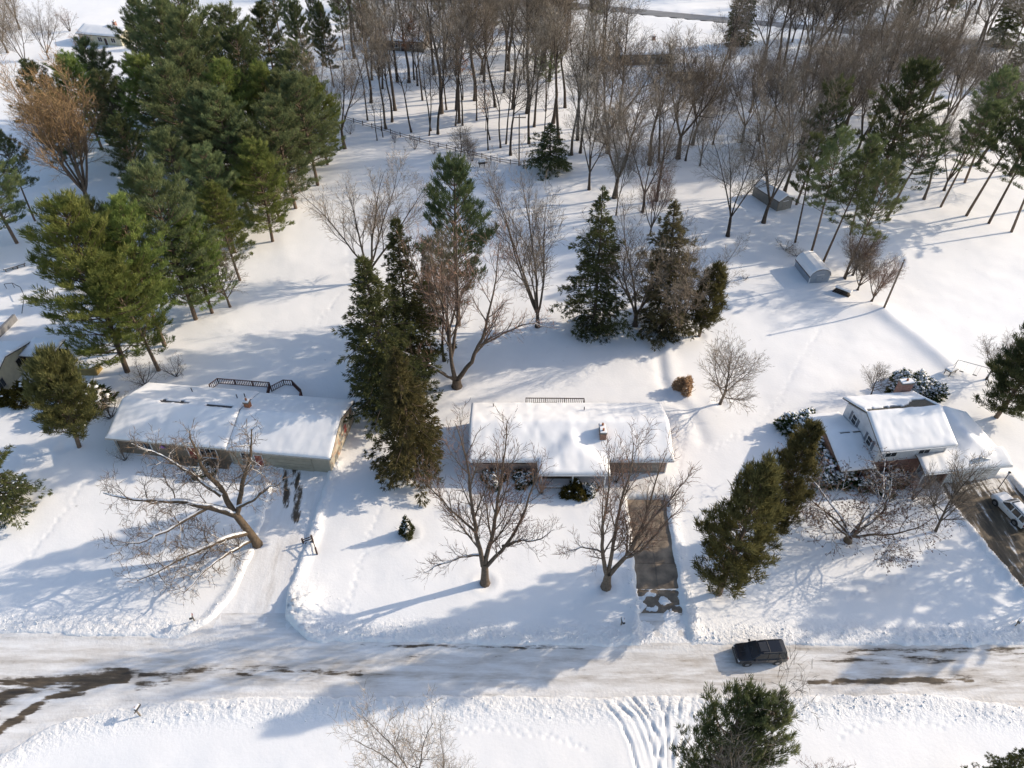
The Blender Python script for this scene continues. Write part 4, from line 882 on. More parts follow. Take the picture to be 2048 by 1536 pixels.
    T('oak_tree', 'oak holding brown leaves before the far snowy roof', 'tree', 'oak_leafy', 835, 172, H=17, rz=1)
    T('oak_tree', 'dark oak holding brown leaves left of the brown-leaved one', 'tree', 'oak_leafy', 765, 178, H=18, rz=2.4)
    T('pine_tree', 'single green pine among the bare trunks of the wood', 'tree', 'tallpine0', 1092, 222, H=18, rz=1, wide=1.2)
    T('hemlock_tree', 'dark squat conifer at the end of the rail fence', 'tree', 'squat_pine', 1100, 342, H=9.5)
    T('bare_tree', 'dense twiggy multi-stemmed tree right of the squat dark conifer', 'tree', 'thick2', 1228, 395, top=150, wide=1.15)
    T('bare_tree', 'tall bare tree left of the dense twiggy multi-stemmed tree', 'tree', 'thick1', 1178, 378, top=170, wide=0.9, rz=1)
    T('bare_tree', 'tall slender bare tree right of the dense twiggy multi-stemmed tree', 'tree', 'wood3', 1312, 402, top=150, wide=1.1, rz=2)
    T('bare_tree', 'bare tree with forked stem above the brown spruce', 'tree', 'thick0', 1285, 425, top=215, wide=0.9, rz=4)
    T('bare_tree', 'brown twiggy bare tree tangled with the right side of the brown spruce', 'tree', 'vase0', 1352, 664, top=470, wide=1.0, rz=4)
    T('bare_tree', 'bare tree behind the dark ragged conifer', 'tree', 'thick1', 1232, 430, top=262, wide=0.55, rz=2)
    T('bare_tree', 'reddish thin bare tree behind the brown spruce', 'tree', 'vase1', 1300, 470, top=330, wide=0.8, rz=2)
    T('bare_tree', 'reddish bare tree in front of the lone green pine', 'tree', 'vase1', 898, 690, top=490, wide=0.65, rz=1)
    # ---- right-hand back yard
    T('bare_tree', 'dark bare tree left of the long shed with low arching limb', 'tree', 'thick3', 1456, 472, top=240, rz=0.4, wide=0.95)
    T('bare_tree', 'dark bare tree right in front of the long shed', 'tree', 'thick0', 1527, 446, top=185, rz=0.9, wide=0.95)
    T('bare_tree', 'bare tree just behind the long shed', 'tree', 'thick3', 1568, 385, top=155, rz=2.9, wide=0.95)
    pr = [(1592, 410, 175, 'tallpine1'), (1590, 486, 300, 'tallpine1'), (1621, 511, 290, 'tallpine0'), (1645, 527, 315, 'tallpine1'), (1688, 556, 345, 'tallpine0'), (1700, 470, 300, 'tallpine1')]
    for i, (px, py_, top, k) in enumerate(sorted(pr)):
        T('pine_tree', 'tall bare-trunked pine near the round-roofed shed, %s from the left' % ordinal(i + 1), 'tree', k, px, py_, top=top - 20, rz=rr(0, 6), wide=1.0, group='bare-trunked pines by the sheds')
    T('white_pine', 'tall dark green pine above the sheds, standing higher than its neighbours', 'tree', 'pine4', 1742, 405, top=128, rz=1, wide=1.2)
    T('pine_tree', 'ragged pine just right of the bare-trunked pines by the sheds', 'tree', 'tallpine1', 1772, 440, top=240, rz=1.4, wide=1.5)
    T('bare_tree', 'first bare tree right of the tall dark green pine', 'tree', 'wood2', 1848, 398, top=190, wide=1.0)
    T('bare_tree', 'second bare tree right of the tall dark green pine', 'tree', 'vase0', 1888, 381, top=190, wide=0.75)
    pr2 = [(1881, 414, 225, 'tallpine1'), (1929, 366, 160, 'tallpine0'), (1932, 432, 200, 'tallpine1'), (1977, 447, 225, 'tallpine0'), (2023, 464, 255, 'tallpine1'), (2052, 420, 190, 'tallpine0')]
    for i, (px, py_, top, k) in enumerate(sorted(pr2)):
        T('pine_tree', 'bare-trunked pine casting long shadows at the right edge, %s from the left' % ordinal(i + 1), 'tree', k, px, py_, top=top - 15, rz=rr(0, 6), wide=1.15, group='bare-trunked pines at the right edge')
    hedge = [(1715, 580, 6), (1705, 550, 6.5), (1742, 604, 6), (1722, 560, 5.5), (1690, 558, 6)]
    for i, (px, py_, H) in enumerate(sorted(hedge)):
        T('small_tree', 'bare tree of the thicket by the leaning pole, %s from the left' % ordinal(i + 1), 'tree', 'vase%d' % (i % 3), px, py_, H=H * 1.25, rz=rr(0, 6), wide=1.3, group='thicket by the leaning pole')
    # thicket of bushy bare crowns
    tk = [(1483, 285, 15), (1508, 293, 16), (1517, 281, 16), (1455, 262, 15), (1425, 290, 12), (1405, 250, 17), (1545, 255, 15), (1570, 300, 17), (1602, 285, 17), (1625, 330, 18), (1640, 260, 17), (1668, 300, 18), (1692, 250, 18), (1712, 310, 18), (1735, 270, 19), (1760, 225, 18), (1785, 265, 19), (1810, 215, 18),
          (1835, 250, 18), (1862, 205, 17), (1880, 262, 17), (1905, 230, 16), (1690, 205, 18), (1735, 190, 17), (1600, 225, 15), (1560, 215, 14), (1500, 225, 14), (1930, 275, 16), (1955, 330, 17), (1440, 210, 13), (1650, 190, 15), (1985, 300, 18), (2020, 350, 18), (1385, 290, 18), (1400, 330, 9), (1340, 240, 17), (1290, 235, 17)]
    tk = [t for i, t in enumerate(sorted(tk)) if not (t[0] < 1570 and i % 3 == 1) and not (1290 <= t[0] <= 1345)]
    for i, (px, py_, H) in enumerate(sorted(tk)):
        T('bare_tree', 'bushy bare tree of the thicket behind the long shed, %s from the left' % ordinal(i + 1), 'tree', 'thick%d' % (i % 4) if i % 4 != 3 else 'wood%d' % (i % 6), px, py_, H=H * rr(1.05, 1.3), rz=rr(0, 6), wide=rr(0.9, 1.15), lean=(rr(-0.08, 0.08), rr(-0.08, 0.08)), group='thicket behind the long shed')
    # far trees near and beyond the top edge
    far = []
    for k in range(1500):
        px, py_ = rr(690, 2060), rr(-40, 165)
        x, y = G(px, max(py_, -150))
        if abs(y - np.interp(x, FAR_ROAD[:, 0], FAR_ROAD[:, 1])) < 8: continue
        if 1225 < px < 1430 and 30 < py_ < 200: continue
        if 730 < px < 860 and 30 < py_ < 130: continue
        if 1380 < px < 1640 and 30 < py_ < 110: continue
        if 1330 < px < 1640 and py_ < 30 and rz_.rand() < 0.6: continue
        if any(math.hypot(px - a, (py_ - b) * 2) < 21 for a, b in far): continue
        far.append((px, py_))
        if len(far) >= 99: break
    far.sort()
    for i, (px, py_) in enumerate(far):
        T('bare_tree', 'far bare tree near the top edge, %s from the left' % ordinal(i + 1), 'tree', ('thick%d' % (i % 4)) if i % 5 == 0 else ('slim%d' % (i % 3) if i % 5 == 3 else 'wood%d' % (i % 6)), px, py_, H=rr(19, 28), rz=rr(0, 6), wide=rr(1.0, 1.4), lean=(rr(-0.06, 0.06), rr(-0.06, 0.06)), group='far bare trees near the top edge')
    for i, (px, py_, H, k) in enumerate([(1462, 92, 17, 'spruce0'), (1486, 90, 18, 'spruce2')]):
        T('spruce_tree', 'far spruce standing before the far road, %s one of the pair' % ('left', 'right')[i], 'tree', k, px, py_, H=H, wide=0.8)
    for i, (px, py_, H) in enumerate([(1584, 84, 17), (1612, 86, 16), (1666, 82, 20)]):
        T('bare_tree', 'dark far bare tree beside the far road, %s of three' % ordinal(i + 1), 'tree', 'thick%d' % i, px, py_, H=H, rz=rr(0, 6))
    T('spruce_tree', 'broad dark spruce near the top right corner', 'tree', 'spruce0', 2000, 92, H=22, wide=1.1)
    T('spruce_tree', 'slim dark spruce at the right edge below the broad one', 'tree', 'spruce2', 2008, 178, H=14, wide=0.8)
    for i, (px, py_, H) in enumerate([(735, 120, 22), (880, 60, 22), (985, 90, 20), (1190, 70, 22), (1700, 70, 20), (1790, 95, 19), (1890, 60, 22)]):
        T('pine_tree', 'dark pine mixed into the far bare wood, %s from the left' % ordinal(i + 1), 'tree', 'pine4', px, py_, H=H, rz=rr(0, 6), wide=0.7, group='dark pines in the far wood')
    for i, (px, py_, H) in enumerate([(15, 105, 16), (40, 60, 17), (-12, 165, 16)]):
        T('bare_tree', 'dense greenish-brown bare tree in the top left corner, %s of three' % ordinal(i + 1), 'tree', 'thick%d' % i, px, py_, H=H, rz=rr(0, 6), wide=1.2)
    T('pine_tree', 'dark pine on the top edge above the wood', 'tree', 'pine4', 1075, 60, H=20)
    T('pine_tree', 'dark pine on the top edge right of centre', 'tree', 'pine4', 1140, 52, H=20, rz=2)
    # ---- shrubs and bushes
    T('shrub', 'round rust-coloured grass clump on the snow behind the brick house', 'shrub', 'grass_clump', 1367, 780, H=2.0, parts=('stems', 'foliage'))
    T('bush', 'round snow-dotted bush at the brick house, left of the pair', 'bush', 'bush0', 988, 962, H=1.4, parts=('stems', 'foliage'))
    T('bush', 'round snow-dotted bush at the brick house, right of the pair', 'bush', 'bush1', 1046, 962, H=1.35, parts=('stems', 'foliage'))
    T('yew_bush', 'olive yew bush before the porch of the brick house', 'bush', 'yewb', 1148, 986, H=1.45, parts=('stems', 'foliage'))
    T('bush', 'dark snowy bush right of the olive yew', 'bush', 'bush0', 1180, 982, H=1.0, parts=('stems', 'foliage'))
    for px, py_, H, lab in [(1655, 955, 2.4, 'large snow-covered bush at the front left corner of the two-storey house'), (1632, 905, 2.2, 'snow-covered bush along the left wall of the two-storey house'), (1598, 862, 2.6, 'tall dark bush at the back left corner of the two-storey house'),
                            (1735, 965, 1.8, 'snow-covered bush before the brick front of the two-storey house'), (1775, 960, 1.8, 'snow-covered bush before the entry of the two-storey house'), (1618, 880, 1.8, 'snowy bush between the tall dark bush and the left wall'),
                            (1806, 782, 2.4, 'snow-covered bush behind the two-storey house, left of the brick chimney'), (1845, 785, 2.2, 'snow-covered bush next to the brick chimney'), (1760, 978, 1.5, 'low snow-covered bush under the crabapple')]:
        T('bush', lab, 'bush', 'bush1' if px == 1598 else 'snowbush%d' % (px % 2), px, py_, H=H, rz=rr(0, 6), parts=('stems', 'foliage'))
    T('shrub', 'bare brown shrub at the left front corner of the beige house', 'shrub', 'shrub1', 250, 918, H=2.6)
    T('shrub', 'dark snowy shrub at the back left corner of the beige house', 'shrub', 'shrub1', 222, 835, H=3.4, wide=1.3)
    T('bush', 'snow-covered bush by the entry of the beige house', 'bush', 'snowbush0', 408, 944, H=1.2, parts=('stems', 'foliage'))
    T('bush', 'dark evergreen bush with snow flecks behind the bushy olive pine', 'bush', 'bush1', 165, 812, H=2.8, wide=1.3, parts=('stems', 'foliage'))
    T('bush', 'dark bush beside the wall of the cream house', 'bush', 'yewb', 36, 800, H=2.0, wide=1.1, parts=('stems', 'foliage'))
    T('shrub', 'bare reddish shrub left of the concrete driveway by the porch', 'shrub', 'shrub0', 1082, 985, H=3.4)
    T('shrub', 'bare shrub beside the porch of the brick house, right end', 'shrub', 'shrub0', 1232, 965, H=3.2)
    T('shrub', 'bare shrub at the garage corner above the concrete driveway', 'shrub', 'shrub1', 1335, 1010, H=2.8)
    T('shrub', 'brown shrub by the garage of the two-storey house', 'shrub', 'shrub0', 1848, 975, H=2.6)
    T('shrub', 'brown shrub under the front window of the two-storey house', 'shrub', 'shrub0', 1800, 975, H=3.2, wide=1.2)
    T('shrub', 'brown shrub between the crabapple and the two-storey house', 'shrub', 'shrub0', 1825, 1000, H=2.8, wide=1.3, rz=2)
    T('shrub', 'brown shrub at the left wall of the two-storey house', 'shrub', 'shrub1', 1640, 930, H=2.8, wide=1.1, rz=2)
    T('shrub', 'brown shrub left of the black driveway', 'shrub', 'shrub0', 1868, 1010, H=2.8, rz=1)
    T('shrub', 'tiny shrub alone on the snow left of the round-roofed shed', 'shrub', 'shrub1', 1489, 560, H=1.0, wide=1.3)
    T('brush_pile', 'dark brush pile with snow left of the round-roofed shed', 'brush pile', 'shrub1', 1570, 500, H=1.3, wide=3.0, parts=('branches', 'twigs'))
    T('brush_pile', 'second brush pile next to the round-roofed shed', 'brush pile', 'shrub1', 1592, 512, H=1.2, wide=2.6, rz=1, parts=('branches', 'twigs'))
    T('shrub', 'bare shrub under the oak by the driveway', 'shrub', 'shrub1', 478, 1090, H=2.4)
    T('shrub', 'thin shrub on the snow in front of the brick house, left part', 'shrub', 'shrub0', 948, 1010, H=2.2, wide=0.8)
    for i, (px, py_) in enumerate([(790, 285), (830, 298), (868, 308), (905, 318), (945, 322), (700, 268)]):
        T('shrub', 'low bare shrub along the rail fence, %s from the left' % ordinal(i + 1), 'shrub', 'shrub%d' % (i % 2), px, py_, H=rr(2.0, 3.4), rz=rr(0, 6), group='shrubs along the rail fence')
    T('shrub', 'low bare shrubs under the pines behind the beige house', 'shrub', 'shrub1', 290, 770, H=3.0, wide=1.5)
    T('shrub', 'bare shrub between the pines and the beige house roof', 'shrub', 'shrub1', 352, 752, H=2.6, wide=1.4, rz=1)

KIND['tiny_spruce'] = bush_mesh(401, 0.85, 2.9, 'spruce', 620, 0.16, cone=0.75)
KIND['bush0'] = bush_mesh(402, 1.1, 1.1, 'box_leaf', 420, 0.55)
KIND['bush1'] = bush_mesh(403, 1.1, 1.1, 'box_leaf', 420, 0.35)
KIND['snowbush0'] = bush_mesh(404, 1.1, 1.1, 'box_leaf', 380, 1.0)
KIND['snowbush1'] = bush_mesh(405, 1.2, 1.1, 'box_leaf', 380, 0.85)
KIND['yewb'] = bush_mesh(406, 1.1, 1.1, 'yew', 480, 0.03)
KIND['grass_clump'] = bush_mesh(408, 1.0, 1.6, 'grass', 520, 0)
KIND['squat_pine'] = conifer(330, H=9.5, kind='spruce', mat='pine_c', clear=0.2, Lmax=5.4, r=0.2, dens=0.8, snow=0.02, sparse=0.5, bark='bark_dark')
plant_trees()

# ------------------------------------------------------------------ buildings
def shell(name, X, Y, Zt, Zb, cells, mat, parent, smooth=False):
    """closed slab over the marked cells of a grid"""
    nr, nc = X.shape; idx = np.arange(nr * nc).reshape(nr, nc); N = nr * nc
    a, b, c, d = idx[:-1, :-1][cells], idx[:-1, 1:][cells], idx[1:, 1:][cells], idx[1:, :-1][cells]
    top = np.stack([a, b, c, d], 1); bot = np.stack([a, d, c, b], 1) + N
    pad = np.pad(cells, 1); c0 = pad[1:-1, 1:-1]
    W = []
    for nb, (p, q) in ((pad[:-2, 1:-1], (idx[:-1, :-1], idx[:-1, 1:])), (pad[2:, 1:-1], (idx[1:, 1:], idx[1:, :-1])), (pad[1:-1, :-2], (idx[1:, :-1], idx[:-1, :-1])), (pad[1:-1, 2:], (idx[:-1, 1:], idx[1:, 1:]))):
        m = c0 & ~nb; p, q = p[m], q[m]; W.append(np.stack([q, p, p + N, q + N], 1))
    V = np.concatenate([np.stack([X, Y, Zt], -1).reshape(-1, 3), np.stack([X, Y, Zb], -1).reshape(-1, 3)])
    F = np.concatenate([top, bot] + W); used = np.unique(F); mp = np.full(2 * N, -1); mp[used] = np.arange(len(used))
    o = poly_mesh(name, V[used], [mp[F]], mat, parent)
    if smooth:
        me = o.data; flag = np.zeros(len(me.polygons), bool); flag[:len(top)] = True; me.polygons.foreach_set('use_smooth', flag)
    return o

def axis_pts(stops, step):
    out = []
    for a, b in zip(stops[:-1], stops[1:]): out += list(np.linspace(a, b, max(2, int(abs(b - a) / step) + 1))[:-1])
    return np.array(out + [stops[-1]])

def build_roof(parent, xst, yst, hfun, inside, mat, thick=0.19, bare=None, seed=1, step=0.25, deck=0.16):
    xs, ys = axis_pts(xst, step), axis_pts(yst, step); X, Y = np.meshgrid(xs, ys)
    H = hfun(X, Y); cx, cy = (X[:-1, :-1] + X[1:, 1:]) / 2, (Y[:-1, :-1] + Y[1:, 1:]) / 2
    ins = inside(cx, cy)
    r = shell('roof', X, Y, H, H - deck, ins, mat, parent)
    e = np.full(X.shape, 9.0)      # distance to the edge by stepping
    for k, dd in enumerate((0.04, 0.09, 0.16, 0.25, 0.36)):
        m = np.ones(X.shape, bool)
        for an in range(8): m &= inside(X + dd * math.cos(an * 0.785), Y + dd * math.sin(an * 0.785))
        e = np.where(~m, np.minimum(e, dd), e)
    prof = np.sqrt(np.clip(e / 0.36, 0.10, 1)) 
    t = thick * prof * np.clip(1 + 0.45 * fbm(X / 2.2, Y / 2.2, seed, 3) + 0.35 * fbm(X / 0.7, Y / 1.6, seed + 9, 3), 0.3, 2) + 0.012
    Hs = H.copy()
    for _ in range(3):
        P = np.pad(Hs, 1, mode='edge'); Hs = (P[:-2, 1:-1] + P[2:, 1:-1] + P[1:-1, :-2] + P[1:-1, 2:]) / 4
    top = np.maximum(Hs * 0.75 + H * 0.25 + t, H + 0.02)
    cells = ins.copy()
    if bare is not None:
        b = bare(cx, cy) + 0.55 * fbm(cx / 0.9, cy / 0.5, seed + 5, 4); cells &= ~(b > 0.5)
        bv = bare(X, Y) + 0.55 * fbm(X / 0.9, Y / 0.5, seed + 5, 4); top = np.where(bv > 0.30, H + 0.05 + (top - H) * np.clip((0.5 - bv) / 0.25, 0.1, 1), top)
    s = shell('roof_snow', X, Y, top, H + 0.004, cells, M['snow'], parent, smooth=True)
    return r, s

def gable_walls(parent, x0, x1, y0, y1, h, hridge, mat, mats=None, axis='x', z0=-0.5, name='wall'):
    """four walls as separate panels; the two end ones carry the gable"""
    mats = mats or {}
    t = 0.18; ym = (y0 + y1) / 2; xm = (x0 + x1) / 2
    def prism(P, n, key):
        n = Vector(n) * t; m = len(P)
        V = [Vector(p) for p in P] + [Vector(p) + n for p in P]
        F = [tuple(range(m - 1, -1, -1)), tuple(range(m, 2 * m))] + [(i, (i + 1) % m, m + (i + 1) % m, m + i) for i in range(m)]
        MB().add(V, F).build(name, mats.get(key, mat), parent)
    if axis == 'x':
        prism([(x0, y0, z0), (x1, y0, z0), (x1, y0, h), (x0, y0, h)], (0, 1, 0), 'front'); prism([(x0, y1 - t, z0), (x1, y1 - t, z0), (x1, y1 - t, h), (x0, y1 - t, h)], (0, 1, 0), 'back')
        for key, x in (('left', x0 + 0.003), ('right', x1 - t - 0.003)): prism([(x, y0 + t, z0), (x, y1 - t, z0), (x, y1 - t, h), (x, ym, hridge), (x, y0 + t, h)], (1, 0, 0), key)
    else:
        prism([(x0, y0, z0), (x0, y1, z0), (x0, y1, h), (x0, y0, h)], (1, 0, 0), 'left'); prism([(x1 - t, y0, z0), (x1 - t, y1, z0), (x1 - t, y1, h), (x1 - t, y0, h)], (1, 0, 0), 'right')
        for key, y in (('front', y0 + 0.003), ('back', y1 - t - 0.003)): prism([(x0 + t, y, z0), (x1 - t, y, z0), (x1 - t, y, h), (xm, y, hridge), (x0 + t, y, h)], (0, 1, 0), key)

def opening(parent, kind, c, w, h, face, frame='white', fill='glass', bars=(1, 0), shutters=False):
    """window or door standing proud of a wall; face: -y, +x or -x outward direction"""
    cx, cy, cz = c
    def T3(u, d, z):   # u along the wall, d outwards
        return {'-y': (cx + u, cy - d, cz + z), '+x': (cx + d, cy + u, cz + z), '-x': (cx - d, cy - u, cz + z), '+y': (cx - u, cy + d, cz + z)}[face]
    def bx(mb, u0, u1, d0, d1, z0, z1):
        P = [T3(u, d, z) for u in (u0, u1) for d in (d0, d1) for z in (z0, z1)]
        a = np.array(P); lo, hi = a.min(0), a.max(0); mb.box(lo[0], hi[0], lo[1], hi[1], lo[2], hi[2])
    f = MB(); e = 0.09
    bx(f, -w / 2 - e, w / 2 + e, 0.0, 0.06, h / 2, h / 2 + e); bx(f, -w / 2 - e, w / 2 + e, 0.0, 0.09, -h / 2 - e, -h / 2)
    bx(f, -w / 2 - e, -w / 2, 0.0, 0.06, -h / 2, h / 2); bx(f, w / 2, w / 2 + e, 0.0, 0.06, -h / 2, h / 2)
    for i in range(bars[0]):
        u = -w / 2 + (i + 1) * w / (bars[0] + 1); bx(f, u - 0.025, u + 0.025, 0.0, 0.05, -h / 2, h / 2)
    for i in range(bars[1]):
        z = -h / 2 + (i + 1) * h / (bars[1] + 1); bx(f, -w / 2, w / 2, 0.0, 0.045, z - 0.025, z + 0.025)
    o = f.build(kind, M[frame], parent)
    p = MB(); bx(p, -w / 2, w / 2, -0.02, 0.025, -h / 2, h / 2); p.build('pane' if kind == 'window' else 'panel', M[fill], o)
    if kind == 'door':
        k = MB(); bx(k, w * 0.32, w * 0.40, 0.025, 0.09, -0.08, 0.02); k.build('handle', M['galv'], o)
    if shutters:
        for sgn in (-1, 1):
            s = MB(); u = sgn * (w / 2 + e + 0.22); bx(s, u - 0.2, u + 0.2, 0.0, 0.05, -h / 2 - 0.04, h / 2 + 0.04); s.build('shutter', M['shutter'], parent)
    return o

def garage_door(parent, cx, y, w, h, mat, z0=-0.25):
    d = MB().box(cx - w / 2, cx + w / 2, y - 0.03, y + 0.03, z0, z0 + h).build('garage_door', M[mat], parent)
    for k in range(4):
        MB().box(cx - w / 2 + 0.06, cx + w / 2 - 0.06, y - 0.065, y - 0.03, z0 + 0.05 + k * h / 4, z0 + (k + 1) * h / 4 - 0.03).build('door_panel', M[mat], d)
    return d

def chimney(parent, cx, cy, wx, wy, z0, z1, mat, flues=1, cap='snow'):
    c = MB().box(cx - wx / 2, cx + wx / 2, cy - wy / 2, cy + wy / 2, z0, z1).build('chimney', M[mat], parent)
    MB().box(cx - wx / 2 - 0.06, cx + wx / 2 + 0.06, cy - wy / 2 - 0.06, cy + wy / 2 + 0.06, z1 - 0.14, z1 + 0.003).build('chimney_crown', M['grey_wood'], c)
    MB().box(cx - wx / 2 - 0.02, cx + wx / 2 + 0.02, cy - wy / 2 - 0.02, cy + wy / 2 + 0.02, z1 + 0.004, z1 + 0.14).build('snow_cap', M['snow'], c, bevel=0.05)
    for k in range(flues):
        fy = cy + (k - (flues - 1) / 2) * wy * 0.55
        MB().cyl((cx, fy, z1), (cx, fy, z1 + 0.42), 0.13, 0.12, 10).build('flue', M['copper'], c)
    return c

def gutter(parent, x0, x1, y, z, name='gutter', mat='white'):
    MB().box(x0, x1, y - 0.09, y - 0.004, z - 0.13, z - 0.01).build(name, M[mat], parent)

def vent_pipe(parent, x, y, z):
    MB().cyl((x, y, z - 0.1), (x, y, z + 0.55), 0.06, 0.06, 8).build('vent_pipe', M['black'], parent)

# --- beige ranch house on the left
th = math.radians(-6.8)
A = thing('ranch_house', 'long beige ranch house with stone end wall, left of the spruces', 'house', (-33.68, 60.52, 0), th)
def hA(x, y): return 2.62 + 0.345 * (4.95 - np.abs(y - 0.1)) * 1.0 + np.where(x < 1.2, 0.16, 0.0)
def bareA(x, y):
    s = np.exp(-((y - 0.42) / 0.34) ** 2)
    return s * (0.95 * sm(-9.6, -8.6, x) * sm(-4.6, -5.6, x) + 0.62 * sm(-5.2, -4, x) * sm(-3.4, -3.9, x) + 1.15 * sm(-3.3, -2.9, x) * sm(0.4, 0.0, x))
build_roof(A, [-13.6, 1.2], [-4.85, 0.1, 5.05], hA, lambda x, y: (np.abs(x + 6.2) < 7.42) & (np.abs(y - 0.1) < 4.96), M['shingle'], bare=bareA, seed=3)
build_roof(A, [1.201, 13.6], [-4.85, 0.1, 5.05], lambda x, y: hA(np.maximum(x, 1.25), y), lambda x, y: (x > 1.2) & (x < 13.61) & (np.abs(y - 0.1) < 4.96), M['shingle'], seed=4)
MB().add([(1.19, -4.6, 2.6), (1.19, 0.1, 4.25), (1.19, 4.8, 2.6), (1.19, 4.8, 2.80), (1.19, 0.1, 4.44), (1.19, -4.6, 2.80), (1.24, -4.6, 2.6), (1.24, 0.1, 4.25), (1.24, 4.8, 2.6), (1.24, 4.8, 2.80), (1.24, 0.1, 4.44), (1.24, -4.6, 2.80)],
         [(0, 1, 4, 5), (1, 2, 3, 4), (11, 10, 7, 6), (10, 9, 8, 7), (5, 4, 10, 11), (4, 3, 9, 10), (0, 5, 11, 6), (3, 2, 8, 9)]).build('flashing', M['shingle'], A)
gable_walls(A, -12.9, 1.1, -4.3, 4.4, 2.67, 4.27, M['stone'], {'front': M['brown_board'], 'left': M['beige'], 'back': M['beige']})
gable_walls(A, 1.12, 13.3, -4.45, 4.4, 2.5, 4.1, M['beige'], {'right': M['stone']})
garage_door(A, 8.6, -4.46, 5.0, 2.35, 'beige')
opening(A, 'door', (-3.6, -4.3, 0.85), 1.0, 2.1, '-y', fill='red_door', bars=(0, 0)); opening(A, 'window', (-1.6, -4.3, 1.2), 2.0, 1.5, '-y', bars=(2, 0)); opening(A, 'window', (-9.5, -4.3, 1.5), 1.6, 1.0, '-y', bars=(1, 0))
opening(A, 'window', (3.2, -4.45, 1.4), 1.2, 1.1, '-y', bars=(1, 0)); opening(A, 'door', (4.6, -4.45, 0.75), 0.9, 2.0, '-y', fill='red_door', bars=(0, 0))
opening(A, 'window', (13.3, 1.2, 1.6), 0.9, 1.1, '+x', frame='fascia', fill='red_door', bars=(0, 1))
chimney(A, 1.9, 0.9, 0.62, 0.62, 3.2, 5.15, 'copper', 1)
for x, y in ((-6.5, 3.3), (0.5, 3.0), (-0.3, 2.6)): vent_pipe(A, x, y, float(hA(np.array(x), np.array(y))) + 0.28)
MB().cyl((0.0, 0.35, 4.0), (0.0, 0.35, 5.3), 0.025, 0.025, 6).build('mast', M['galv'], A) if False else None
gutter(A, -13.6, 1.18, -4.86, 2.80, mat='fascia'); gutter(A, 1.2, 13.6, -4.86, 2.64, mat='fascia')
for x in (-12.9, 1.3, 13.2): MB().box(x - 0.05, x + 0.05, -4.56, -4.47, -0.3, 2.5).build('downspout', M['fascia'], A)
MB().box(-6.4, 0.9, -5.4, -4.3, -0.3, -0.02).build('front_step', M['concrete'], A)
MB().add([(-7.6, -4.42, 1.5), (-6.7, -4.42, 1.5), (-7.15, -4.42, 1.95), (-7.6, -4.47, 1.5), (-6.7, -4.47, 1.5), (-7.15, -4.47, 1.95)], [(0, 1, 2), (5, 4, 3), (0, 3, 4, 1), (1, 4, 5, 2), (2, 5, 3, 0)]).build('pennant', plain('violet_cloth', (0.28, 0.12, 0.36), 0.8, 0.1, 2, 0), A)

def railing(parent, pts, z0, z1, mat='dark_wood', step=0.24, post=2.0):
    for i, (a, b) in enumerate(zip(pts[:-1], pts[1:])):
        a = Vector((*a, 0)); b = Vector((*b, 0)); L = (b - a).length; d = (b - a) / L
        MB().bar(a + Vector((0, 0, z1)), b + Vector((0, 0, z1)), 0.11, 0.07).build('top_rail', M[mat], parent)
        MB().bar(a + Vector((0, 0, z0)), b + Vector((0, 0, z0)), 0.07, 0.07).build('bottom_rail', M[mat], parent)
        n = max(1, int(L / step))
        for k in range(1, n):
            p = a + d * (L * k / n); MB().box(p.x - 0.034, p.x + 0.034, p.y - 0.034, p.y + 0.034, z0 + 0.036, z1 - 0.036).build('baluster', M[mat], parent)
        for k in range(0, max(1, int(L / post)) + 1):
            p = a + d * (L * k / max(1, int(L / post))); MB().box(p.x - 0.055, p.x + 0.055, p.y - 0.057, p.y + 0.057, z0 - 0.75, z1 + 0.04).build('post', M[mat], parent)

zt = 1.45
DK = thing('deck', 'red-brown deck with baluster railing behind the beige house', 'deck')
pl = [G(418, 769, zt), G(434, 757, zt), G(538, 765, zt)]; pl.append((pl[2][0] + 0.25, pl[2][1] - 2.2))
railing(DK, pl, 0.62, zt, 'red_wood')
pl2 = [(G(541, 773, zt)[0], G(541, 773, zt)[1]), G(566, 760, zt), G(583, 761, zt), G(601, 779, zt)]; pl2.append((pl2[3][0] + 0.1, pl2[3][1] - 1.0))
railing(DK, pl2, 0.62, zt, 'red_wood')
poly = [(-40.0, 64.8), (-27.0, 63.6)] + [pl2[4], pl2[3], pl2[2], pl2[1], pl[2], pl[1], pl[0]]
MB().add([(x, y, 0.25) for x, y in poly] + [(x, y, 0.42) for x, y in poly], [tuple(range(len(poly) - 1, -1, -1)), tuple(range(len(poly), 2 * len(poly)))] + [(i, (i + 1) % len(poly), len(poly) + (i + 1) % len(poly), len(poly) + i) for i in range(len(poly))]).build('deck_floor', M['red_wood'], DK)
MB().add([(x, y, 0.424) for x, y in poly] + [(x, y, 0.60) for x, y in poly], [tuple(range(len(poly) - 1, -1, -1)), tuple(range(len(poly), 2 * len(poly)))] + [(i, (i + 1) % len(poly), len(poly) + (i + 1) % len(poly), len(poly) + i) for i in range(len(poly))]).build('deck_snow', M['snow'], DK)

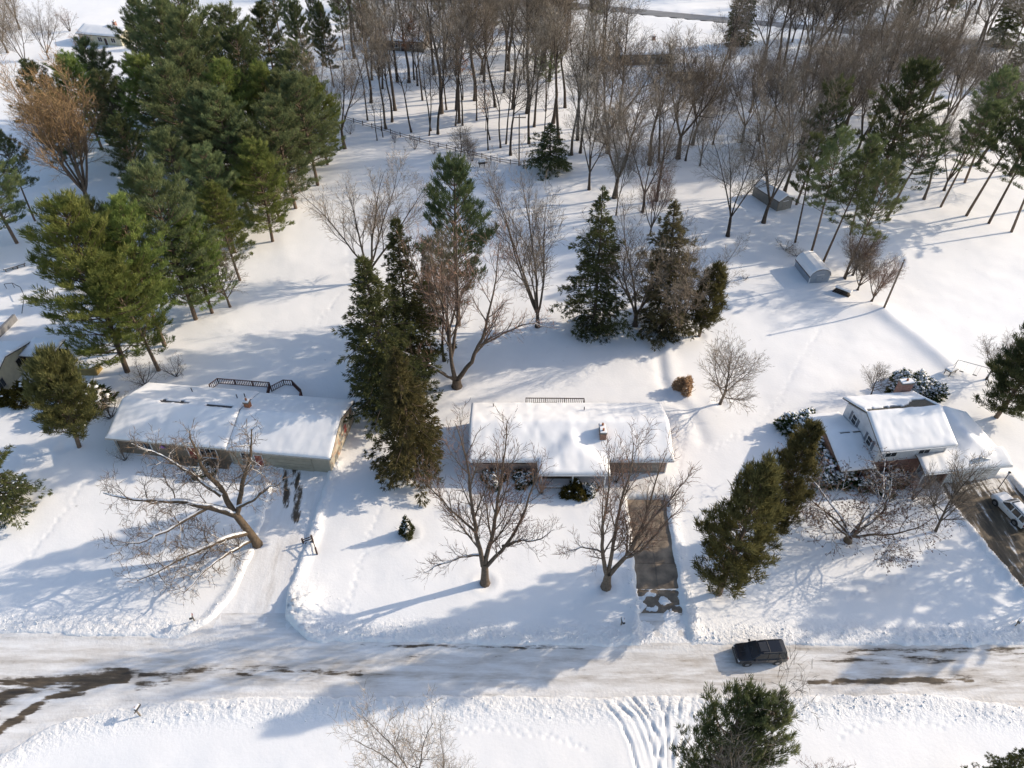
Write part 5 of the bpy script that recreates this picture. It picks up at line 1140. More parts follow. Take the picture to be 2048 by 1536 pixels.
# --- brick ranch house in the middle
B = thing('ranch_house', 'brick ranch house with a white snow roof and chimney in the middle', 'house', (6.73, 58.62, 0))
def hB(x, y):
    main = np.where(y > -4.83, 2.68 + 0.30 * (4.83 - np.abs(y)), -9)
    hip = np.where((x > -3.86) & (x < 4.26), 2.68 + 0.30 * np.minimum(np.minimum(x + 3.86, 4.26 - x), y + 6.86), -9)
    return np.maximum(np.maximum(main, np.where(y < 1.5, hip, -9)), 2.68)
inB = lambda x, y: ((np.abs(x) < 11.74) & (np.abs(y) < 4.83)) | ((x > -3.87) & (x < 4.27) & (y > -6.87) & (y < 0))
build_roof(B, [-11.73, -3.86, 4.26, 11.73], [-6.86, -4.83, 0, 4.83], hB, inB, M['shingle_br'], thick=0.22, seed=8)
gable_walls(B, -11.2, 11.2, -4.2, 4.25, 2.55, 3.85, M['brick_b'])
garage_door(B, 7.9, -4.21, 4.9, 2.3, 'grey_board')
for x in (-9.2, -6.0): opening(B, 'window', (x, -4.2, 2.05), 1.5, 0.65, '-y', frame='dark_wood', bars=(1, 0))
opening(B, 'window', (-1.9, -4.2, 1.3), 2.2, 1.5, '-y', bars=(1, 0)); opening(B, 'door', (0.6, -4.2, 0.9), 1.0, 2.1, '-y', fill='dark_wood', bars=(0, 0)); opening(B, 'window', (2.7, -4.2, 1.3), 1.6, 1.4, '-y', bars=(1, 0))
opening(B, 'window', (11.2, 1.0, 1.5), 1.1, 1.1, '+x', bars=(1, 0))
MB().box(-3.6, 4.0, -6.5, -4.2, -0.4, 0.02).build('porch_floor', M['concrete'], B); MB().box(-3.55, 3.95, -6.45, -5.2, 0.024, 0.14).build('porch_snow', M['snow'], B, bevel=0.04)
for x in (-3.4, 0.15, 3.8): MB().box(x - 0.08, x + 0.08, -6.45, -6.29, 0.02, 2.5).build('porch_column', M['white'], B)
chimney(B, 3.75, -1.65, 0.72, 1.55, 3.0, 4.75, 'brick_d', 2)
vent_pipe(B, 2.0, 2.7, 3.5); vent_pipe(B, -9.0, 3.6, 3.2)
gutter(B, -11.73, -3.88, -4.83, 2.68); gutter(B, 4.28, 11.73, -4.83, 2.68); gutter(B, -3.86, 4.26, -6.87, 2.68)
for x in (-11.1, 11.1): MB().box(x - 0.05, x + 0.05, -4.31, -4.21, -0.3, 2.55).build('downspout', M['white'], B)
DK2 = thing('deck', 'dark deck railing along the back of the brick house', 'deck')
b0, b1 = G(1052, 796, 1.5), G(1168, 797, 1.5)
railing(DK2, [(b0[0], 63.2), b0, b1, (b1[0], 63.2)], 0.65, 1.5, 'dark_wood')
MB().box(b0[0], b1[0], 63.0, b0[1], 0.25, 0.42).build('deck_floor', M['dark_wood'], DK2); MB().box(b0[0] + 0.02, b1[0] - 0.02, 63.02, b0[1] - 0.05, 0.424, 0.62).build('deck_snow', M['snow'], DK2)
MB().box(b0[0] + 0.9, b0[0] + 3.9, b0[1] - 0.75, b0[1] - 0.35, 0.62, 1.08).build('bench', M['dark_wood'], DK2)

# --- two-storey house on the right
C = thing('two_storey_house', 'white two-storey house with brick lower floor and snow roofs on the right', 'house', (44.68, 57.86, 0), math.radians(7))
def hC(x, y): return 5.15 + 0.42 * (4.5 - np.abs(y))
def bareC(x, y):
    d = y - 0.02
    edge = 0.75 + 1.2 * sm(0.6, 2.6, x)
    return 1.0 * sm(-0.02, 0.08, d) * sm(edge + 0.25, edge - 0.25, d) * sm(-4.6, -4.0, x) * sm(4.3, 4.0, x) * 0.9
build_roof(C, [-4.5, 4.5], [-4.5, 0, 4.5], hC, lambda x, y: (np.abs(x) < 4.51) & (np.abs(y) < 4.51), M['shingle_br'], bare=bareC, seed=13, step=0.2, thick=0.18)
gable_walls(C, -4.2, 4.2, -3.7, 3.7, 5.05, 6.62, M['white_siding'], z0=2.6)
gable_walls(C, -4.15, 4.15, -3.65, 3.65, 2.6, 2.61, M['brick_c'])
for y in (1.6, -1.9): opening(C, 'window', (-4.2, y, 4.25), 0.85, 1.15, '-x', bars=(0, 1), shutters=True)
for x in (-2.4, 1.6): opening(C, 'window', (x, -3.7, 4.0), 1.3, 1.2, '-y', bars=(1, 0))
gutter(C, -4.5, 4.5, -4.51, 5.15); 
for x in (-4.1, 4.1): MB().box(x - 0.05, x + 0.05, -3.81, -3.71, 2.7, 5.0).build('downspout', M['white'], C)
def hCl(x, y): return 2.6 + 0.30 * (4.6 - np.abs(y))
build_roof(C, [-8.35, -4.21], [-4.6, 0, 4.6], hCl, lambda x, y: (x > -8.36) & (x < -4.2) & (np.abs(y) < 4.61), M['shingle_br'], seed=15, bare=lambda x, y: 0.9 * np.exp(-((y + 0.05) / 0.16) ** 2) * sm(-7.2, -6.6, x))
gable_walls(C, -8.05, -4.22, -4.0, 4.0, 2.5, 3.7, M['brick_d'], {'left': M['brick_d']})
opening(C, 'window', (-8.05, 2.4, 1.6), 0.8, 1.0, '-x', bars=(0, 1)); opening(C, 'window', (-8.05, -2.0, 1.6), 0.9, 1.0, '-x', bars=(0, 1)); opening(C, 'window', (-6.2, -4.0, 1.4), 1.6, 1.3, '-y', bars=(1, 0))
def hCr(x, y):
    g = 2.6 + 0.42 * (3.5 - np.abs(x - 7.8)); hip = 2.6 + 0.5 * (y + 6.1)
    r = np.minimum(g, np.maximum(hip, -9)); shed = 2.6 + 0.40 * (y + 6.1)
    return np.maximum(np.where(x > 4.3, r, -9), np.where(y < -3.7, np.minimum(shed, 3.3), 2.6))
inC = lambda x, y: ((x > 4.21) & (x < 11.31) & (y > -6.11) & (y < 2.7)) | ((x > 0.7) & (x < 4.3) & (y > -6.11) & (y < -3.71))
build_roof(C, [0.7, 4.22, 7.8, 11.3], [-6.1, -3.72, 2.7], hCr, inC, M['shingle_br'], seed=17)
gable_walls(C, 4.22, 10.9, -5.4, 2.4, 2.45, 3.7, M['brick_c'], {'front': M['white_siding'], 'right': M['white_siding']}, axis='y')
garage_door(C, 7.6, -5.41, 4.8, 2.3, 'white')
opening(C, 'door', (2.6, -3.65, 0.9), 1.0, 2.1, '-y', fill='shutter', bars=(0, 0))
for x in (0.9, 4.0): MB().box(x - 0.07, x + 0.07, -5.9, -5.76, -0.2, 2.5).build('porch_column', M['white'], C)
chimney(C, 3.3, 4.85, 1.5, 0.8, -0.3, 6.6, 'brick_c', 1)
gutter(C, 0.7, 11.3, -6.11, 2.6)

# --- cream house cut off by the left edge
D = thing('cream_house', 'cream-sided house with snow roof cut off by the left edge', 'house', (-74.2, 70.6, 0))
build_roof(D, [-8.2, 8.2], [-5.1, 0, 5.1], lambda x, y: 2.75 + 0.3 * (5.1 - np.abs(y)), lambda x, y: (np.abs(x) < 8.21) & (np.abs(y) < 5.11), M['shingle'], seed=22)
gable_walls(D, -7.8, 7.8, -4.6, 4.6, 2.65, 4.0, M['cream'])
opening(D, 'window', (7.8, 2.4, 1.7), 1.9, 1.2, '+x', frame='fascia', bars=(1, 0)); opening(D, 'window', (7.8, -2.4, 1.7), 1.2, 1.2, '+x', frame='fascia', bars=(1, 0))
opening(D, 'window', (2.0, -4.6, 1.6), 1.6, 1.2, '-y', bars=(1, 0))
P = thing('porch_shelter', 'open porch shelter with snow roof and dark posts behind the cream house', 'shelter', (-63.9, 74.6, 0), math.radians(-6))
build_roof(P, [-2.2, 2.2], [-1.9, 1.9], lambda x, y: 2.6 + 0.06 * y, lambda x, y: (np.abs(x) < 2.21) & (np.abs(y) < 1.91), M['dark_wood'], thick=0.2, seed=23)
for x, y in ((-2, -1.7), (2, -1.7), (2, 1.7), (-2, 1.7)): MB().box(x - 0.07, x + 0.07, y - 0.07, y + 0.07, -0.4, 2.4).build('post', M['dark_wood'], P)
MB().bar((2, -1.7, 0.2), (0.6, -1.7, 2.35), 0.09).build('brace', M['fascia'], P)
MB().box(-2.1, 2.1, -1.8, 1.8, -0.4, 0.12).build('floor', M['dark_wood'], P)
MB().box(-2.0, 2.0, 1.55, 1.6, 0.12, 1.3).build('back_screen', M['black'], P)

# --- far houses behind the wood
def far_house(label, cx, cy, rz, L, W, wall, seed, wins=3):
    h = thing('far_house', label, 'house', (cx, cy, 0), rz)
    build_roof(h, [-L / 2, L / 2], [-W / 2, 0, W / 2], lambda x, y: 2.75 + 0.36 * (W / 2 - np.abs(y)), lambda x, y: (np.abs(x) < L / 2 + .01) & (np.abs(y) < W / 2 + .01), M['shingle'], seed=seed, step=0.6)
    gable_walls(h, -L / 2 + 0.4, L / 2 - 0.4, -W / 2 + 0.5, W / 2 - 0.5, 2.75, 2.7 + 0.36 * (W / 2 - 0.5), M[wall])
    for k in range(wins): opening(h, 'window', (-L / 2 + (k + 0.7) * L / (wins + 0.4), -W / 2 + 0.5, 1.5), 1.4, 1.2, '-y', bars=(1, 0))
    opening(h, 'door', (L * 0.12, -W / 2 + 0.5, 0.9), 1.0, 2.1, '-y', fill='dark_wood', bars=(0, 0))
    opening(h, 'window', (L / 2 - 0.4, 0.6, 1.5), 1.2, 1.1, '+x', bars=(1, 0))
    chimney(h, L * 0.18, 0.8, 0.8, 0.8, 3, 2.75 + 0.36 * W / 2 + 1.0, 'brick_c', 1)
    return h
x, y = G(1285, 118); far_house('brown far house with snow roof glimpsed through the wood, right of centre', x, y, math.radians(4), 15, 11, 'brown_board', 31)
x, y = G(800, 92); far_house('far house with snow roof behind the brown-leaved oaks', x, y, math.radians(-8), 17, 10, 'brown_board', 32)
x, y = G(222, 82); far_house('far cream house with snow roof at the upper left beyond the pines', x, y, math.radians(-14), 15, 9, 'cream', 33)
x, y = G(1372, 158); far_house('low brown far building right of the brown far house', x, y, math.radians(-3), 9, 6, 'brown_board', 34, 2)

# --- sheds
def shed_frame(name, label, near_l, near_r, L, eave, prof, wall, trim):
    a, b = np.array(G(*near_l)), np.array(G(*near_r)); W = float(np.linalg.norm(b - a)); c = (a + b) / 2
    rz = math.atan2(b[1] - a[1], b[0] - a[0])
    s = thing(name, label, 'shed', (c[0], c[1], gz(*c)), rz)
    pr = [(-1, eave)] + prof + [(1, eave)]; pr = [(u * W / 2, z) for u, z in pr]; n = len(pr)
    for yy in (0.0, L - 0.1):   # end walls
        P = [(-W / 2, yy, -0.4), (W / 2, yy, -0.4)] + [(u, yy, z) for u, z in pr[::-1]]; m = len(P)
        MB().add(P + [(x, y + 0.1, z) for x, y, z in P], [tuple(range(m)), tuple(range(2 * m - 1, m - 1, -1))] + [(i, m + i, m + (i + 1) % m, (i + 1) % m) for i in range(m)]).build('end_wall', M[wall], s)
    for sx in (-1, 1): MB().box(min(sx * W / 2, sx * (W / 2 - 0.1)), max(sx * W / 2, sx * (W / 2 - 0.1)), 0.1, L - 0.1, -0.4, eave).build('side_wall', M[wall], s)
    def slab(nm, z0, z1, o, mat, bev, out=1.08):
        V = []
        for yy in (-o, L + o):
            V += [(u * out, yy, z + z0) for u, z in pr] + [(u * out, yy, z + z1) for u, z in pr]
        m = 2 * n; F = []
        for i in range(n - 1):
            F += [(i, i + 1, m + i + 1, m + i), (n + i + 1, n + i, m + n + i, m + n + i + 1), (i + 1, i, n + i, n + i + 1), (m + i, m + i + 1, m + n + i + 1, m + n + i)]
        F += [(0, m, m + n, n), (n - 1, 2 * n - 1, m + 2 * n - 1, m + n - 1)]
        return MB().add(V, F).build(nm, M[mat], s, bevel=bev)
    slab('roof', 0.0, 0.07, 0.12, trim, 0); slab('roof_snow', 0.074, 0.34, 0.10, 'snow', 0.08, 1.06)
    d = MB().box(-0.55, 0.55, -0.045, -0.003, -0.1, min(eave + 0.3, 1.75)).build('door', M[wall], s); MB().box(0.38, 0.44, -0.09, -0.045, 0.75, 0.9).build('handle', M['black'], d)
    MB().box(-0.62, 0.62, -0.06, -0.002, min(eave + 0.3, 1.75) + 0.003, min(eave + 0.3, 1.75) + 0.09).build('door_trim', M['white'], s)
    for sx in (-1, 1): MB().box(sx * W / 2 - 0.06, sx * W / 2 + 0.06, -0.05, -0.003, -0.3, eave).build('corner_trim', M['white' if wall != 'grey_board' else 'grey_wood'], s)
    return s
s = shed_frame('garden_shed', 'long weathered shed with gable roof under the bare trees', (1553, 424), (1580, 417), 7.0, 1.9, [(0, 2.75)], 'grey_board', 'dark_wood')
opening(s, 'window', (-1.5, 5.4, 1.2), 0.7, 0.7, '-x', bars=(0, 0))
shed_frame('round_roofed_shed', 'small blue-grey barn shed with rounded snowy roof', (1617, 566), (1656, 563), 5.2, 1.1, [(-0.86, 1.75), (-0.5, 2.25), (0, 2.42), (0.5, 2.25), (0.86, 1.75)], 'blue_grey', 'dark_wood')

# ------------------------------------------------------------------ vehicles
def paint(name, col, rough=0.25, dirt=0.3):
    m, n, l, b = new_mat(name)
    tc = n.new('ShaderNodeTexCoord'); sp = n.new('ShaderNodeSeparateXYZ'); l.new(tc.outputs['Object'], sp.inputs[0])
    no = n.new('ShaderNodeTexNoise'); no.inputs['Scale'].default_value = 4; no.inputs['Detail'].default_value = 6; l.new(tc.outputs['Object'], no.inputs['Vector'])
    f = math_node(n, l, 'MULTIPLY_ADD', sp.outputs['Z'], -1.1, 1.05, clamp=True)      # road salt on the lower panels
    f = math_node(n, l, 'MULTIPLY', f, math_node(n, l, 'MULTIPLY_ADD', no.outputs[0], 1.6, -0.2), clamp=True)
    f = math_node(n, l, 'MULTIPLY', f, dirt * 2.2, clamp=True)
    mx = n.new('ShaderNodeMix'); mx.data_type = 'RGBA'; mx.inputs['A'].default_value = (*col, 1); mx.inputs['B'].default_value = (0.30, 0.28, 0.25, 1)
    l.new(f, mx.inputs['Factor']); l.new(mx.outputs['Result'], b.inputs['Base Color'])
    l.new(math_node(n, l, 'MULTIPLY_ADD', f, 0.5, rough, clamp=True), b.inputs['Roughness']); b.inputs['Coat Weight'].default_value = 0.3
    return m
M['car_black'] = paint('car_paint_black', (0.006, 0.006, 0.009), 0.22, 0.16); M['car_white'] = paint('car_paint_white', (0.68, 0.68, 0.67), 0.35, 0.2)
M['tyre'] = plain('tyre_rubber', (0.02, 0.02, 0.02), 0.9, 0.3, 8, 0.1); M['rim'] = plain('wheel_rim', (0.30, 0.30, 0.31), 0.4, 0.2, 5, 0, metal=0.7)
M['lamp'] = plain('headlight_glass', (0.45, 0.47, 0.5), 0.15, 0.1, 3, 0); M['tail'] = plain('tail_light_red', (0.25, 0.015, 0.012), 0.25, 0.1, 3, 0)
M['trim'] = plain('grey_plastic', (0.045, 0.045, 0.047), 0.7, 0.2, 6, 0); M['liner'] = plain('sunroof_glass', (0.03, 0.03, 0.032), 0.12, 0.2, 2, 0)

def loft(stations):
    """stations: (x, [(y, z), ...]) half sections mirrored"""
    V, F = [], []; n = len(stations[0][1])
    for x, sec in stations:
        V += [(x, y, z) for y, z in sec] + [(x, -y, z) for y, z in sec[::-1]]
    m = 2 * n
    for s in range(len(stations) - 1):
        for i in range(m): F.append((s * m + i, s * m + (i + 1) % m, (s + 1) * m + (i + 1) % m, (s + 1) * m + i))
    F += [tuple(range(m - 1, -1, -1)), tuple(range((len(stations) - 1) * m, len(stations) * m))]
    return MB().add(V, F)

def suv(label, loc, rz, pm, snow=False):
    c = thing('suv', label, 'suv', loc, rz)
    def sec(hw, zb, zs, zt, tuck=0.06): return [(hw - tuck, zb), (hw, zb + 0.12), (hw + 0.01, (zb + zs) / 2), (hw - 0.01, zs), (hw - 0.10, zt)]
    body = loft([(-2.32, sec(0.70, 0.48, 0.62, 0.72)), (-2.26, sec(0.82, 0.34, 0.78, 0.88)), (-2.05, sec(0.90, 0.30, 0.90, 0.985)), (-1.5, sec(0.925, 0.29, 0.95, 1.03)), (-0.95, sec(0.93, 0.28, 0.99, 1.07)),
                 (0.4, sec(0.93, 0.28, 1.01, 1.08)), (1.8, sec(0.93, 0.29, 1.02, 1.08)), (2.18, sec(0.91, 0.32, 1.02, 1.08)), (2.30, sec(0.84, 0.40, 0.95, 1.02))])
    bo = body.build('body', M[pm], c, smooth=False, bevel=0.025)
    g = loft([(-1.02, [(0.80, 1.06), (0.78, 1.10)]), (-0.35, [(0.84, 1.06), (0.66, 1.63)]), (0.3, [(0.85, 1.06), (0.685, 1.69)]), (1.85, [(0.85, 1.06), (0.68, 1.68)]), (2.10, [(0.83, 1.06), (0.64, 1.58)]), (2.22, [(0.80, 1.06), (0.74, 1.12)])])
    g.build('window_glass', M['glass'], c)
    r = loft([(-0.42, [(0.665, 1.615), (0.60, 1.655)]), (0.2, [(0.70, 1.685), (0.62, 1.735)]), (1.7, [(0.70, 1.68), (0.62, 1.73)]), (2.12, [(0.65, 1.60), (0.58, 1.66)])]).build('roof', M[pm], c, bevel=0.02)
    MB().box(-0.28, 0.42, -0.45, 0.45, 1.70, 1.748).build('sunroof', M['liner'], r); MB().box(0.52, 0.60, -0.56, 0.56, 1.735, 1.76).build('cross_bar', M['trim'], r)
    for s in (-1, 1):
        MB().bar((-0.1, s * 0.62, 1.775), (1.9, s * 0.62, 1.765), 0.05, 0.05).build('roof_rail', M['trim'], r)
        for xa, xb in (((-1.0, 1.09), (-0.38, 1.64)), ((0.42, 1.08), (0.44, 1.69)), ((1.42, 1.08), (1.40, 1.69)), ((2.16, 1.10), (2.02, 1.62))):
            ya = 0.815 if xa[0] < -0.5 else 0.855; yb = 0.672 if xa[0] < -0.5 else 0.70
            MB().bar((xa[0], s * ya, xa[1]), (xb[0], s * yb, xb[1]), 0.10, 0.06).build('pillar', M[pm], c)
        for xc, w in ((-0.28, 1.20), (0.92, 0.98)):
            d = MB().box(xc - w / 2, xc + w / 2, s * 0.935 - 0.012, s * 0.935 + 0.012, 0.46, 1.0).build('door', M[pm], c, bevel=0.01)
            MB().box(xc + w * 0.28, xc + w * 0.42, s * 0.95 - 0.015, s * 0.95 + 0.015, 0.86, 0.90).build('handle', M['trim'], d)
        MB().box(-0.90, -0.72, min(s * 0.92, s * 1.10), max(s * 0.92, s * 1.10), 1.08, 1.25).build('mirror', M[pm], c, bevel=0.03)
        MB().box(-2.30, -2.14, min(s * 0.56, s * 0.84), max(s * 0.56, s * 0.84), 0.70, 0.86).build('headlight', M['lamp'], c, bevel=0.03)
        MB().box(2.20, 2.325, min(s * 0.66, s * 0.86), max(s * 0.66, s * 0.86), 0.72, 1.0).build('tail_light', M['tail'], c, bevel=0.02)
        for x in (-1.42, 1.40):
            MB().cyl((x, s * 0.70, 0.37), (x, s * 0.955, 0.37), 0.45, 0.44, 18).build('wheel_arch', M['trim'], c)
            w = MB().cyl((x, s * 0.74, 0.355), (x, s * 0.975, 0.355), 0.355, 0.345, 20).build('wheel', M['tyre'], c)
            MB().cyl((x, s * 0.90, 0.355), (x, s * 0.985, 0.355), 0.22, 0.20, 14).build('rim', M['rim'], w)
    MB().box(-2.37, -2.22, -0.80, 0.80, 0.34, 0.56).build('bumper', M['trim'], c, bevel=0.04); MB().box(2.24, 2.38, -0.82, 0.82, 0.36, 0.60).build('bumper', M['trim'], c, bevel=0.04)
    gr = MB().box(-2.345, -2.28, -0.5, 0.5, 0.62, 0.80).build('grille', M['trim'], c)
    for k in range(6): MB().box(-2.36, -2.345, -0.42 + k * 0.155, -0.36 + k * 0.155, 0.635, 0.785).build('grille_bar', M['rim'], gr)
    for s in (-1, 1): MB().bar((-1.02, s * 0.35, 1.10), (-0.78, s * 0.05 + 0.25, 1.29), 0.03, 0.02).build('wiper', M['black'], c)
    MB().box(-1.95, -1.1, -0.02, 0.02, 1.03, 1.06).build('hood_crease', M[pm], c)
    if snow:
        loft([(-2.15, [(0.72, 0.93), (0.60, 0.99)]), (-1.5, [(0.80, 1.02), (0.68, 1.13)]), (-0.98, [(0.80, 1.06), (0.66, 1.16)])]).build('hood_snow', M['snow'], c, bevel=0.04)
        loft([(-0.1, [(0.52, 1.735), (0.44, 1.79)]), (0.8, [(0.56, 1.735), (0.48, 1.84)]), (1.9, [(0.54, 1.69), (0.46, 1.78)])]).build('roof_snow', M['snow'], c, bevel=0.04)
    return c
x, y = G(1518, 1314); suv('black SUV driving on the snowy road', (x, y + 0.15, -0.12), math.radians(3), 'car_black')
x, y = G(2022, 1024); suv('white SUV with snow on hood and roof parked on the black driveway', (x, y, -0.20), math.radians(-76), 'car_white', True)

# ------------------------------------------------------------------ street furniture, fences, small things
def mailbox(label, px, py_, rz, brace=False, mat='black'):
    x, y = G(px, py_); m = thing('mailbox', label, 'mailbox', (x, y, gz(x, y)), rz)
    MB().box(-0.05, 0.05, -0.05, 0.05, -0.4, 0.95).build('post', M['grey_wood'], m)
    MB().box(-0.05, 0.05, -0.45, 0.25, 0.953, 1.02).build('arm', M['grey_wood'], m)
    k = 8; pr = [(0.13 * math.cos(a), 1.15 + 0.13 * math.sin(a)) for a in np.linspace(0, math.pi, k)]; pr = [(0.13, 1.025)] + pr + [(-0.13, 1.025)]; n = len(pr)
    bx = MB().add([(u, yy, z) for yy in (-0.5, 0.06) for u, z in pr], [tuple(range(n - 1, -1, -1)), tuple(range(n, 2 * n))] + [(i, (i + 1) % n, n + (i + 1) % n, n + i) for i in range(n)]).build('box', M[mat], m)
    MB().box(-0.12, 0.12, -0.53, -0.503, 1.03, 1.26).build('box_door', M[mat], bx); MB().box(0.133, 0.15, -0.2, -0.05, 1.12, 1.36).build('flag', M['red_door'], bx)
    MB().box(-0.11, 0.11, -0.48, 0.04, 1.283, 1.35).build('snow_cap', M['snow'], m, bevel=0.03)
    if brace: MB().bar((0, 0.05, 0.25), (0, -0.38, 0.95), 0.09).build('brace', M['grey_wood'], m); MB().bar((0, 0.05, 0.5), (0, 0.6, 0.05), 0.09).build('brace', M['grey_wood'], m)
    return m
mailbox('dark mailbox in the snowbank left of the snow-packed driveway', 390, 1243, 0.3)
mailbox('dark mailbox across the road at the lower left', 281, 1432, 2.9)
mailbox('dark mailbox near the foot of the concrete driveway', 1242, 1250, 0.2)
mailbox('braced mailbox post at the right edge by the black driveway', 2030, 1252, -0.9, True, 'grey_wood')

def rail_fence(f, pts, posts, rails, mat='grey_wood', h=1.15):
    P = []
    for (a, b), n in zip(zip(pts[:-1], pts[1:]), posts):
        for k in range(n): P.append((a[0] + (b[0] - a[0]) * k / n, a[1] + (b[1] - a[1]) * k / n))
    P.append(pts[-1]); zs = [gz(*p) for p in P]
    for p, z in zip(P, zs): MB().box(p[0] - 0.075, p[0] + 0.075, p[1] - 0.075, p[1] + 0.075, z - 0.4, z + h).build('post', M[mat], f)
    for (p, q), (za, zb) in zip(zip(P[:-1], P[1:]), zip(zs[:-1], zs[1:])):
        for r in rails: MB().bar((p[0], p[1], za + r + rr(-0.04, 0.04)), (q[0], q[1], zb + r + rr(-0.04, 0.04)), 0.08, 0.08).build('rail', M[mat], f)
f = thing('split_rail_fence', 'long split rail fence along the front of the wood', 'fence')
rail_fence(f, [G(690, 240), G(860, 290), G(1000, 325), G(1042, 332)], [9, 8, 2], (0.35, 0.85), 'dark_wood')
f = thing('corner_rail_fence', 'short dark corner fence of three rails beside the snow-packed driveway', 'fence')
a, b, c = G(606, 1085), G(627, 1086), G(634, 1107)
rail_fence(f, [a, b, c], [1, 1], (0.25, 0.62, 0.98), 'dark_wood', 1.2)

def pole(label, px, py_, top, arm=True):
    x, y = G(px, py_); H = height_for(x, y, top); p = thing('utility_pole', label, 'pole', (x, y, gz(x, y)))
    MB().cyl((0, 0, -0.5), (0, 0, H), 0.16, 0.11, 10).build('shaft', M['pole'], p)
    if arm:
        MB().box(-1.3, 1.3, -0.07, 0.07, H - 0.7, H - 0.55).build('cross_arm', M['pole'], p)
        for u in (-1.15, -0.55, 0.55, 1.15): MB().cyl((u, 0, H - 0.55), (u, 0, H - 0.35), 0.05, 0.035, 8).build('insulator', M['lamp'], p)
    else: MB().box(-0.10, 0.10, -0.2, 0.2, H - 0.35, H - 0.2).build('bracket', M['galv'], p)
    return p
pole('utility pole with cross arm at the end of the rail fence', 1038, 331, 228)
pole('bare wooden utility pole at the edge of the thicket on the right', 1764, 625, 530, False)
x, y = G(1990, 962)
lp = thing('lamp_post', 'thin dark lamp post behind the parked white SUV', 'lamp post', (*G(1998, 975), 0.0))
MB().cyl((0, 0, -0.4), (0, 0, 2.3), 0.05, 0.04, 8).build('shaft', M['black'], lp); MB().cyl((0, 0, 2.3), (0, 0, 2.62), 0.09, 0.14, 8).build('lantern', M['lamp'], lp); MB().cyl((0, 0, 2.62), (0, 0, 2.75), 0.17, 0.03, 8).build('lantern_cap', M['black'], lp)

x, y = G(964, 333); g = thing('covered_grill', 'dark grill with a cap of snow on the lawn by the rail fence', 'grill', (x, y, gz(x, y)), 0.2)
for sx in (-0.5, 0.5):
    for sy in (-0.25, 0.25): MB().box(sx - 0.04, sx + 0.04, sy - 0.04, sy + 0.04, -0.3, 0.7).build('leg', M['black'], g)
MB().box(-0.75, 0.75, -0.4, 0.4, 0.7, 1.15).build('body', M['black'], g, bevel=0.08); MB().box(-0.78, 0.78, -0.42, 0.42, 1.153, 1.65).build('snow_cap', M['snow'], g, bevel=0.16); MB().box(0.75, 1.2, -0.3, 0.3, 0.85, 0.9).build('side_shelf', M['grey_wood'], g)

# swing frame
x, y = G(1935, 755); s = thing('swing_frame', 'thin metal swing frame standing in the snow behind the two-storey house', 'swing', (x, y, gz(x, y)), math.radians(-28))
for sx in (-2.0, 2.0):
    for sy in (-0.9, 0.9): MB().cyl((sx * 1.08, sy, -0.3), (sx, 0, 2.2), 0.04, 0.04, 6).build('leg', M['galv'], s)
MB().cyl((-2.05, 0, 2.2), (2.05, 0, 2.2), 0.045, 0.045, 6).build('top_bar', M['galv'], s)
for u in (-1.0, 0.6):
    sw = MB().box(u - 0.25, u + 0.25, -0.1, 0.1, 0.55, 0.59).build('swing_seat', M['black'], s)
    for q in (-0.22, 0.22): MB().cyl((u + q, 0, 0.59), (u + q, 0, 2.16), 0.012, 0.012, 4).build('chain', M['galv'], sw)
x, y = G(1898, 748); lt = thing('snow_covered_table', 'small snow-covered table left of the swing frame', 'table', (x, y, gz(x, y)), 0.5)
for sx in (-0.6, 0.6):
    for sy in (-0.35, 0.35): MB().box(sx - 0.04, sx + 0.04, sy - 0.04, sy + 0.04, -0.3, 0.66).build('leg', M['grey_wood'], lt)
MB().box(-0.8, 0.8, -0.5, 0.5, 0.66, 0.72).build('table_top', M['grey_wood'], lt); MB().box(-0.78, 0.78, -0.48, 0.48, 0.724, 0.98).build('snow_cap', M['snow'], lt, bevel=0.1)

# log stack
x, y = G(1684, 588); lg = thing('log_stack', 'short stack of dark logs under snow right of the round-roofed shed', 'log stack', (x, y, gz(x, y)), math.radians(-42))
for r in range(3):
    for k in range(8 - r):
        MB().cyl((-1.3 + 0.33 * k + 0.16 * r, -0.4, 0.05 + r * 0.28), (-1.3 + 0.33 * k + 0.16 * r, 0.4, 0.05 + r * 0.28), 0.155, 0.15, 8).build('log', M['bark_dark'], lg)
MB().box(-1.3, 1.25, -0.28, 0.5, 0.78, 1.02).build('snow_cap', M['snow'], lg, bevel=0.1)

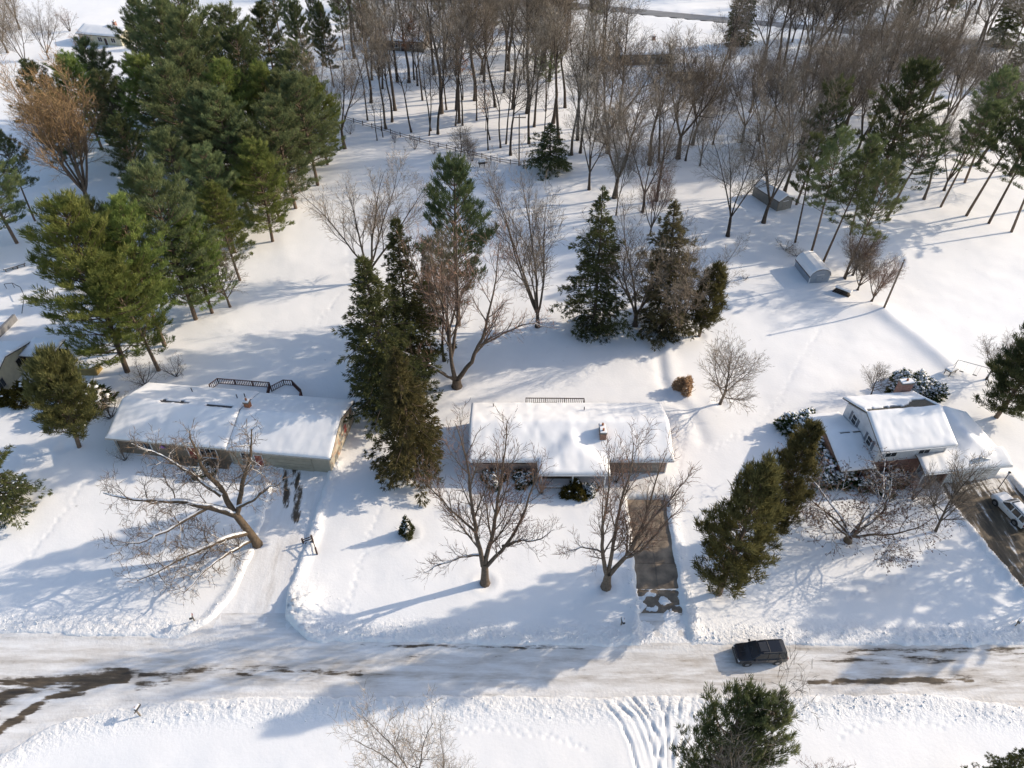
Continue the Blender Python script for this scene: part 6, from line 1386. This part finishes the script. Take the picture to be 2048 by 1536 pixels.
# things in the yard of the cream house
x, y = G(164, 748); tp = thing('tan_tarp', 'tan canvas tarp stretched over a low frame left of the pines', 'tarp', (x, y, gz(x, y)), math.radians(-4))
n = 12; us = np.linspace(-2.4, 2.4, n)
V = []
for u in us:
    sag = 0.30 * (u / 2.4) ** 2
    V += [(u, -0.5 + 0.15 * (u / 2.4) ** 2, -0.1), (u, -0.3 + 0.1 * (u / 2.4) ** 2, 0.85 + sag), (u, 0.9, 0.75 + sag), (u, 1.2, -0.1)]
F = []
for i in range(n - 1):
    for j in range(3): F.append((4 * i + j, 4 * i + 4 + j, 4 * i + 5 + j, 4 * i + 1 + j))
F += [(0, 1, 2, 3), (4 * n - 1, 4 * n - 2, 4 * n - 3, 4 * n - 4)]
MB().add(V, F).build('cover', M['tan'], tp, smooth=False); MB().box(-2.0, 2.0, 0.0, 0.85, 0.80, 1.08).build('snow_cap', M['snow'], tp, bevel=0.12)
a, b = G(-8, 682), G(34, 640); w = thing('low_stone_wall', 'low grey retaining wall at the left edge above the cream house', 'wall')
n = 7
for k in range(n):
    p = (a[0] + (b[0] - a[0]) * k / n, a[1] + (b[1] - a[1]) * k / n); q = (a[0] + (b[0] - a[0]) * (k + 0.97) / n, a[1] + (b[1] - a[1]) * (k + 0.97) / n)
    MB().bar((p[0], p[1], 0.5), (q[0], q[1], 0.5), 0.4, 1.1).build('block', M['asphalt'], w)
hr = thing('handrail', 'black metal handrail in the snow at the left edge', 'handrail')
pts = [G(8, 568, 0.9), G(24, 566, 0.9), G(40, 574, 0.9), G(48, 590, 0.9)]
for p, q in zip(pts[:-1], pts[1:]): MB().bar((*p, 0.9), (*q, 0.9), 0.07).build('top_rail', M['black'], hr)
for p in pts: MB().box(p[0] - 0.03, p[0] + 0.03, p[1] - 0.03, p[1] + 0.03, -0.3, 0.865).build('post', M['black'], hr)
pts = [G(48, 596, 0.9), G(40, 620, 0.9)]
MB().bar((*pts[0], 0.9), (*pts[1], 0.3), 0.07).build('stair_rail', M['black'], hr)
for px, py_, rz, lab in [(24, 540, 0.6, 'snow-dusted wooden bench at the left edge, left of two'), (38, 535, 0.6, 'snow-dusted wooden bench at the left edge, right of two')]:
    x, y = G(px, py_); bn = thing('bench', lab, 'bench', (x, y, gz(x, y)), rz)
    for k in range(3): MB().box(-1.1, 1.1, -0.24 + 0.165 * k, -0.10 + 0.165 * k, 0.40, 0.45).build('seat_board', M['grey_wood'], bn)
    for sx in (-0.85, 0.85): MB().box(sx - 0.05, sx + 0.05, -0.2, 0.2, -0.3, 0.40).build('leg', M['dark_wood'], bn)
    MB().box(-1.0, 1.0, -0.1, 0.2, 0.453, 0.56).build('snow_cap', M['snow'], bn, bevel=0.04)
